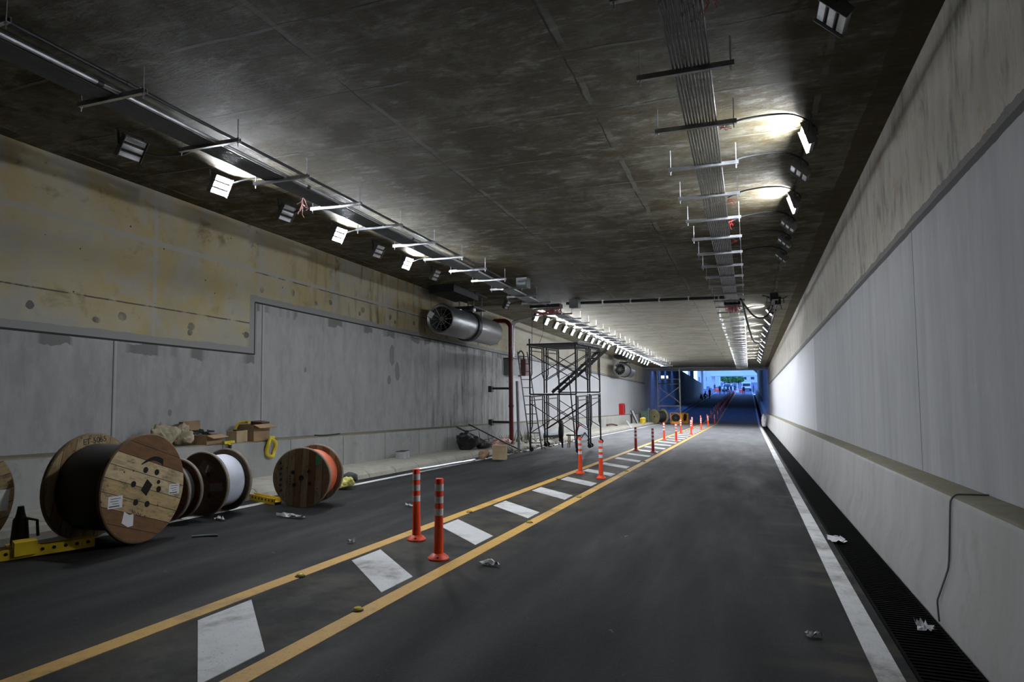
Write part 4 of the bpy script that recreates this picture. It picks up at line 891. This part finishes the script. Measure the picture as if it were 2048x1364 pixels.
def blower(label, x, y, rz):
    t = thing('blower_fan', label, 'fan', fl(x, y), (0, 0, rz), 'orange blowers'); RX = Matrix.Translation((0, 0, .48)) @ Matrix.Rotation(PI/2, 4, 'X')
    b = MB(); b.lathe([(.36, -.2), (.36, .2), (.32, .2), (.32, -.2)], 28, RX, closed=True); b.box((0, 0, .10), (.8, .42, .2)); b.box((-.40, 0, .45), (.06, .42, .72)); b.box((.40, 0, .45), (.06, .42, .72)); b.build('housing', M['blower'], t)
    b = MB(); b.lathe([(.32, .1), (.02, .1)], 24, RX); b.build('backplate', M['black'], t); b = MB(); b.lathe([(.09, -.16), (.09, .1)], 14, RX); b.build('motor', M['galv'], t)
    for k in range(8):
        a = 2*PI*k/8; b = MB(); b.bar((.05*math.cos(a), -.21, .48+.05*math.sin(a)), (.34*math.cos(a), -.21, .48+.34*math.sin(a)), .012); b.build('guard_spoke', M['dsteel'], t)
    b = MB(); b.tube([(-.4, 0, .8), (-.4, 0, .88), (.4, 0, .88), (.4, 0, .8)], .018, 6); b.build('handle', M['blower'], t, True)
blower('orange blower fan facing the camera beside the far cable reel', -5.45, 52.3, .1); blower('second orange blower turned away behind the first one', -5.05, 54.2, 1.1)
t = thing('site_board', 'dark grey framed panel leaning on the plinth past the red cabinet', 'panel', at_walk(-7.5, 46.6), (0, 0, 0)); b = MB(); b.box((-.2, 0, .45), (.05, .8, .95), (0, -.42, 0)); b.build('sheet', M['gblock'], t); b = MB(); R_ = Euler((0, -.42, 0)).to_matrix()
for s in (-1, 1): b.box(Vector((-.2, s*.4, .45)), (.08, .07, 1.0), R_)
b.build('frame', M['dsteel'], t)
def can(label, x, y, r, h, mat, walk=True):
    t = thing('yellow_can' if mat == 'yel' else 'pale_can', label, 'can', at_walk(x, y) if walk else fl(x, y)); b = MB(); b.lathe([(r*.9, 0), (r, .02), (r, h*.85), (r*.5, h*.95), (r*.3, h)], 14); b.build('body', M[mat], t, True); b = MB(); b.tube([(-r*.5, 0, h*.9), (-r*.4, 0, h*1.1), (r*.4, 0, h*1.1), (r*.5, 0, h*.9)], .015, 6); b.build('handle', M['dsteel'], t, True)
can('yellow canister on the walkway right of the leaning panel', -7.15, 46.6, .20, .42, 'yel'); can('cream canister on the walkway behind the yellow one', -7.3, 48.0, .16, .42, 'lime')
t = thing('site_generator', 'dark green machine on a frame left of the far cable reel', 'machine', at_walk(-7.45, 50.2)); b = MB(); b.box((0,0,.55), (.5, .9, .7)); b.build('engine', M['machine'], t); b = MB()
for sx in (-1, 1):
    for sy in (-1, 1): b.bar((sx*.27, sy*.48, 0), (sx*.27, sy*.48, 1.05), .04)
for z in (.12, 1.05):
    for sx in (-1, 1): b.bar((sx*.27, -.48, z), (sx*.27, .48, z), .04)
b.build('frame', M['gbox'], t)
b = MB(); b.bar(fl(-6.75, 39.6, .04), W(-7.8, 43.8, -1.0), .12, .05); tag(b.build('timber_plank', M['gblock']), 'grey plank leaning across the kerb below the red fire cabinet', 'plank')
flex([W(-7.9, 37.9, -1.15), W(-7.75, 38.6, -1.12), W(-7.6, 39.4, -1.2)], .05, 'short dark red pipe lying on the walkway past the scaffold', 'short_pipe', 'dkred', 'pipe', None)
filled_sack('white sack standing against the far end of the right barrier', fl(.98, 52.6, -.02), .27, (.62, .7, 1.55), 'paper', 61, name='sack')
# litter
def litter(label, x, y, w, d, seed, mat='paper'):
    b = MB(); rr = random.Random(seed); n = 6; vs = []; fs = []
    for i in range(n+1):
        for j in range(n+1): vs.append(fl(x+w*(i/n-.5)*(1+.3*rr.uniform(-1,1)), y+d*(j/n-.5)*(1+.3*rr.uniform(-1,1)), .012+abs(rr.gauss(0, .02)) if mat == 'paper' else .01))
    for i in range(n):
        for j in range(n): fs.append((i*(n+1)+j, (i+1)*(n+1)+j, (i+1)*(n+1)+j+1, i*(n+1)+j+1))
    b.add(vs, fs); tag(b.build('paper_scrap', M[mat]), label, 'litter', 'litter on the road')
litter('crumpled white paper on the drain grate, the larger scrap nearest the barrier', .88, 8.25, .16, .35, 1); litter('pale scrap on the drain near the foreground', 1.08, 5.2, .1, .12, 2)
litter('pale flat scrap beside the right yellow line by the front post', -2.28, 5.62, .17, .08, 3); litter('small white scrap on the left lane between reel and posts', -4.55, 8.2, .12, .06, 4)
litter('white scrap on the road in front of the orange cable reel', -5.45, 6.8, .35, .07, 5); litter('tiny white scrap left of the front posts', -3.95, 5.9, .07, .05, 6)
litter('yellowish leaf on the right lane in the foreground', .35, 4.75, .1, .07, 7); litter('white scrap in front of the dark reel', -6.1, 6.3, .12, .06, 8)
# thin cable on the barrier
flex([W(1.535, 5.38, -.606), W(1.37, 5.40, -.612), W(1.335, 5.40, -.622), W(1.312, 5.40, -.655), W(1.305, 5.40, -.70), W(1.287, 5.40, -1.0), W(1.277, 5.40, -1.115), W(1.262, 5.40, -1.17), W(1.215, 5.40, -1.31), W(1.200, 5.40, -1.355), W(1.200, 5.40, -1.40), W(1.205, 5.40, -1.50)], .0065, 'thin grey cable running down the face of the right barrier', 'barrier_cable', 'gbox', 'cable', None)
flex([fl(-5.62, 5.42, .012), fl(-5.52, 5.52, .012), fl(-5.42, 5.58, .012)], .012, 'thin green hose end on the road right of the big reel', 'green_hose', 'machine', 'hose', None)

# ------------------------------------------------------------------ people near the exit
def make_person(label, x, y, h, ry, pose, top, legs, extra=None):
    t = thing('person', label, 'person', fl(x, y), (0, 0, ry), 'people by the tunnel exit')
    k = h/1.75; V = []; E = []; R = []
    def v(p, r): V.append(tuple(c*k for c in p)); R.append(r*k); return len(V)-1
    def e(a, b): E.append((a, b))
    crouch = pose == 'crouch'; st = .22 if pose == 'walk' else .05
    hz = .45 if crouch else .92; lean = .25 if crouch else .0
    pel = v((0, 0, hz), .13); ch = v((0, lean*.8, hz+.38), .145); sh = v((0, lean, hz+.50), .11); nk = v((0, lean*1.1, hz+.58), .055); hd = v((0, lean*1.2, hz+.70), .09); ht = v((0, lean*1.2, hz+.80), .075); ns = v((0, lean*1.2+.10, hz+.70), .02)
    for a, b_ in ((pel, ch), (ch, sh), (sh, nk), (nk, hd), (hd, ht), (hd, ns)): e(a, b_)
    for s in (-1, 1):
        f = s*st
        if crouch: hip = v((s*.11, 0, hz-.02), .09); kn = v((s*.16, .38, hz+.02), .065); an = v((s*.14, .12, .08), .045); to = v((s*.15, .30, .04), .04)
        else: hip = v((s*.10, 0, hz-.06), .09); kn = v((s*.11, f*.6+.02, .49), .062); an = v((s*.11, f, .09), .043); to = v((s*.13, f+.17, .04), .04)
        for a, b_ in ((pel, hip), (hip, kn), (kn, an), (an, to)): e(a, b_)
        sd = v((s*.19, lean, hz+.48), .062); g = -f*.6
        if crouch: el = v((s*.26, lean+.18, hz+.25), .045); wr = v((s*.18, lean+.38, hz+.12), .032)
        else: el = v((s*.25, g*.4-.02, hz+.22), .045); wr = v((s*.25, g+.06, hz-.02), .032)
        pm = v(Vector(V[wr])/k + Vector((0, .03, -.07)), .035); e(sh, sd); e(sd, el); e(el, wr); e(wr, pm); P = Vector(V[pm])/k
        for j in range(4): e(pm, v(P+Vector((0, -.03+.02*j, -.085+.008*abs(j-1.5))), .009))
        e(pm, v(P+Vector((-s*.02, .055, -.03)), .010))
    me = bpy.data.meshes.new('body'); me.from_pydata(V, E, []); o = bpy.data.objects.new('body', me); COL.objects.link(o)
    mod = o.modifiers.new('s', 'SKIN'); 
    for i, sv in enumerate(me.skin_vertices[0].data): sv.radius = (R[i], R[i]); sv.use_root = (i == 0)
    o.modifiers.new('u', 'SUBSURF').levels = 1
    dg = bpy.context.evaluated_depsgraph_get(); m2 = bpy.data.meshes.new_from_object(o.evaluated_get(dg)); o.modifiers.clear(); o.data = m2; m2.name = 'body'
    m2.materials.clear()
    for m_ in ('skin', top, legs): m2.materials.append(M[m_])
    for p in m2.polygons:
        z = p.center.z/k; p.use_smooth = True
        p.material_index = 0 if z > hz+.57 or (abs(p.center.x/k) > .2 and z < hz+.05 and z > .5) else (1 if z > hz-.02 else 2)
    o.parent = t
    b = MB(); b.blob((0, lean*1.2*k-.015*k, (hz+.745)*k), .098*k, 3, .06, 2, 0, (1, 1.05, .95)); b.v = [(x_, y_, max(z_, (hz+.70)*k)) for x_, y_, z_ in b.v]; b.build('hair', M['hair'], t, True)
    return t
PPL = [('person in dark clothes standing on the left lane, facing the exit', -5.24, 130.7, 1.70, 0, 'stand', 'cl_dark', 'cl_dark'),
 ('person in dark top standing near the left columns outside', -7.1, 150, 1.7, .5, 'stand', 'cl_dark', 'cl_red'),
 ('person in dark clothes at the left wall inside the exit', -6.0, 110, 1.65, .8, 'stand', 'cl_dark', 'cl_dark'),
 ('person crouching beside the motorbike at the left wall', -6.75, 107, 1.7, -1.2, 'crouch', 'cl_blue', 'cl_dark'),
 ('person standing left of the white pickup', -4.45, 131, 1.6, .2, 'stand', 'cl_white', 'cl_blue'),
 ('person in front of the white pickup bonnet', -4.0, 138, 1.7, 2.6, 'stand', 'cl_dark', 'cl_dark'),
 ('person walking right of the white pickup, in blue', -3.35, 136, 1.65, -.6, 'walk', 'cl_blue', 'cl_red'),
 ('person standing behind the red and white barrier', -2.75, 142, 1.7, .2, 'stand', 'cl_dark', 'cl_dark'),
 ('person walking along the right lane outside the exit', -.95, 131, 1.72, 2.9, 'walk', 'cl_dark', 'cl_blue'),
 ('person standing by the right wall beside the van', .9, 146, 1.7, 1.5, 'stand', 'cl_blue', 'cl_dark')]
for p in PPL: make_person(*p)
def wheel(r, w, M4, mb): mb.lathe([(r*.6, -w/2), (r, -w/2), (r, w/2), (r*.6, w/2)], 18, M4)
t = thing('motorbike', 'dark motorbike parked by the left wall inside the exit', 'motorbike', fl(-7.0, 105), (0, 0, .25)); RY = Matrix.Rotation(PI/2, 4, 'Y')
for yy in (-.6, .6): b = MB(); b.lathe([(.22, -.04), (.3, -.04), (.3, .04), (.22, .04)], 20, Matrix.Translation((0, yy, .3)) @ RY, closed=True); b.build('wheel', M['black'], t, True)
b = MB(); b.tube([(0, -.6, .3), (0, -.2, .45), (0, .35, .55), (0, .6, .3)], .06, 8); b.blob((0, .05, .55), .2, 2, .1, 2, 0, (.7, 1.6, .8)); b.build('body', M['dsteel'], t, True)
b = MB(); b.box((0, -.3, .78), (.22, .65, .09)); b.build('seat', M['black'], t); b = MB(); b.tube([(-.32, .4, 1.0), (0, .48, .95), (.32, .4, 1.0)], .018, 6); b.tube([(0, .48, .95), (0, .6, .3)], .03, 6); b.build('handlebar', M['galv'], t, True); b = MB(); b.lathe([(.08, 0), (.05, .06)], 12, Matrix.Translation((0, .55, .85)) @ Matrix.Rotation(-PI/2, 4, 'X')); b.build('headlamp', M['refl'], t)

# ------------------------------------------------------------------ outside the exit
def car(label, x, y, rz, L, Wd, Hh, prof, glassprof, name):
    t = thing(name, label, 'vehicle', fl(x, y), (0, 0, rz)); Mx = Matrix(((0,0,1,-Wd/2), (1,0,0,0), (0,1,0,0), (0,0,0,1)))
    b = MB(); b.prism(prof, Wd, Mx); b.build('body', M['carw'], t)
    for s, g in enumerate(glassprof): b = MB(); b.prism(g, Wd+.02, Matrix.Translation((-.01, 0, 0)) @ Mx); b.build('side_window', M['glass'], t)
    for sx in (-1, 1):
        for yy in (-L*.31, L*.31): b = MB(); b.lathe([(.05, -.1), (.33, -.1), (.34, 0), (.33, .1), (.05, .1)], 18, Matrix.Translation((sx*(Wd/2-.08), yy, .34)) @ Matrix.Rotation(PI/2, 4, 'Y')); b.build('wheel', M['black'], t, True)
    return t
c = car('white pickup parked across the left lane outside the exit', -4.3, 152, PI*.93, 4.6, 1.8, 1.7, [(-2.3,.35),(2.3,.35),(2.3,.85),(1.3,1.0),(.6,1.65),(-.6,1.7),(-1.0,1.0),(-2.3,.95)], [[(.1,1.05),(1.05,1.05),(.55,1.55),(.1,1.58)], [(-.75,1.05),(0,1.05),(0,1.58),(-.5,1.6)]], 'pickup_truck')
b = MB(); b.add([(-.8, 1.28, 1.02), (.8, 1.28, 1.02), (.7, .62, 1.62), (-.7, .62, 1.62), (-.8, 1.32, 1.03), (.8, 1.32, 1.03), (.7, .66, 1.64), (-.7, .66, 1.64)], [(4,5,6,7), (3,2,1,0), (0,1,5,4), (1,2,6,5), (2,3,7,6), (3,0,4,7)]); b.build('windscreen', M['glass'], c)
for s in (-1, 1): b = MB(); b.box((s*.65, 2.31, .72), (.3, .03, .14)); b.build('headlamp', M['refl'], c)
b = MB(); b.box((0, 2.31, .45), (1.7, .06, .18)); b.build('bumper', M['dsteel'], c)
c = car('pale van parked on the right lane outside the exit', -.6, 158, .05, 4.8, 1.9, 2.0, [(-2.4,.35),(2.4,.35),(2.4,1.0),(1.7,1.95),(-2.35,2.0)], [[(.5,1.15),(2.0,1.15),(1.6,1.75),(.5,1.75)], [(-1.9,1.15),(.3,1.15),(.3,1.75),(-1.9,1.75)]], 'van')
b = MB(); b.box((0, -2.42, 1.4), (1.6, .03, .6)); b.build('rear_window', M['glass'], c); b = MB(); b.box((0, -2.43, .5), (1.85, .08, .25)); b.build('bumper', M['dsteel'], c)
def wbar(label, x, y, rz, mat):
    t = thing('road_barrier', label, 'barrier', fl(x, y), (0, 0, rz), 'plastic barriers outside the exit'); b = MB(); b.prism([(-.25,0),(.25,0),(.22,.2),(.1,.35),(.08,.8),(-.08,.8),(-.1,.35),(-.22,.2)], 1.2, Matrix(((1,0,0,0),(0,0,1,-.6),(0,1,0,0),(0,0,0,1)))); b.build('body', M[mat], t); b = MB(); b.box((0, 0, .62), (.24, .5, .12)); b.build('stripe', M['refl'] if mat != 'refl' else M['orange'], t)
wbar('white plastic road barrier ending the median outside', -2.6, 143.5, 1.5, 'refl'); wbar('orange plastic road barrier right of the white one', -1.6, 145.5, 1.2, 'orange'); wbar('orange plastic road barrier left of the pickup', -6.4, 147, 1.4, 'orange')
def block(name, label, x, y, w, d, h, mat, cat='building', win=None, base=0):
    t = thing(name, label, cat, fl(x, y, base)); b = MB(); b.box((0, 0, h/2), (w, d, h)); b.build('wall', M[mat], t)
    if win:
        for i in range(win[0]):
            for j in range(win[1]):
                b = MB(); b.box((-w/2+(i+.5)*w/win[0], -d/2, (j+.7)*h/win[1]), (w/win[0]*.45, .12, h/win[1]*.4)); b.build('window', M['glass'], t)
    return t
block('apartment_block', 'tall pale building outside on the left of the exit', -11.2, 205, 6.0, 12, 22, 'bld', 'building', (4, 7))
block('office_block', 'broad pale building at the end of the road behind the overpass', 6, 290, 36, 14, 5.2, 'bld', 'building', (12, 2))
for i, (x, y) in enumerate(((-10.6, 172), (-9.6, 186), (-8.9, 196))): block('bridge_column', 'tall pale bridge column outside the exit, %s from the left wall' % nth(i+1), x, y, .9, .9, 14, 'bld', 'column')
t = thing('overpass', 'pale overpass deck crossing the road outside the exit', 'bridge', fl(-2.2, 172)); b = MB(); b.box((0, 0, 4.3), (13.5, 6, 1.9)); b.build('deck', M['bld'], t); b = MB(); b.box((0, -3.05, 3.28), (13.5, .2, .15)); b.build('edge_beam', M['gblock'], t)
for sx in (-6.2, 5.6): b = MB(); b.box((sx, 0, 1.7), (.8, .9, 3.4)); b.build('pier', M['bld'], t)
t = thing('lamp_column', 'slim white post on the median outside the exit', 'post', fl(-2.35, 150)); b = MB(); b.tube([(0,0,0), (0,0,1.9)], .08, 8); b.build('post', M['refl'], t, True); b = MB(); b.lathe([(.16, 0), (.16, .1)], 10); b.build('base', M['gblock'], t)
def tree(label, x, y, h, r, seed):
    t = thing('tree', label, 'tree', fl(x, y), (0,0,0), 'trees outside the exit'); b = MB(); b.tube([(0,0,0), (.1,0,h*.5), (.0,.1,h*.8)], [.25, .18, .08], 8); b.build('trunk', M['bark'], t, True)
    b = MB(); rr = random.Random(seed)
    for k in range(2600):
        a, c_ = rr.uniform(0, 2*PI), rr.uniform(-1, 1); d = r*(rr.uniform(.45, 1)**.5)*(.8+.25*math.sin(3*a+seed)); s = math.sqrt(1-c_*c_); p = Vector((d*s*math.cos(a), d*s*math.sin(a), h*.5+d*c_*.62)); n = Vector((rr.gauss(0,1), rr.gauss(0,1), rr.gauss(0,1))).normalized(); u = n.orthogonal().normalized()*.26; w = n.cross(u)
        b.add([p-u*.9, p+w*.5, p+u*.9, p-w*.5], [(0,1,2,3)])
    b.build('foliage', M['leaf'], t)
tree('green tree behind the white pickup', -6.0, 230, 4.2, 2.6, 1); tree('green tree left of the white post', -3.6, 240, 3.6, 2.2, 2); tree('rounded green tree behind the barrier', -8.3, 250, 4.8, 2.6, 3)

# ------------------------------------------------------------------ daylight
w = bpy.data.worlds.new('world'); SC.world = w; w.use_nodes = True; nt = w.node_tree; bg = nt.nodes['Background']
tc = nt.nodes.new('ShaderNodeTexCoord'); sx = nt.nodes.new('ShaderNodeSeparateXYZ'); rp = nt.nodes.new('ShaderNodeValToRGB')
nt.links.new(tc.outputs['Generated'], sx.inputs[0]); nt.links.new(sx.outputs[2], rp.inputs[0]); nt.links.new(rp.outputs[0], bg.inputs[0])
rp.color_ramp.elements[0].color = (.27, .50, 1.0, 1); rp.color_ramp.elements[1].color = (.09, .25, 1.0, 1); rp.color_ramp.elements[1].position = .6
bg.inputs[1].default_value = 4.2
SC.view_settings.view_transform = 'Standard'; SC.view_settings.look = 'None'; SC.view_settings.exposure = 0; SC.view_settings.gamma = 1; SC.view_settings.use_curve_mapping = False
SC.cycles.use_denoising = True; SC.cycles.max_bounces = 6; SC.cycles.diffuse_bounces = 4; SC.cycles.sample_clamp_indirect = 4
try: SC.cycles.use_light_tree = True
except Exception: pass
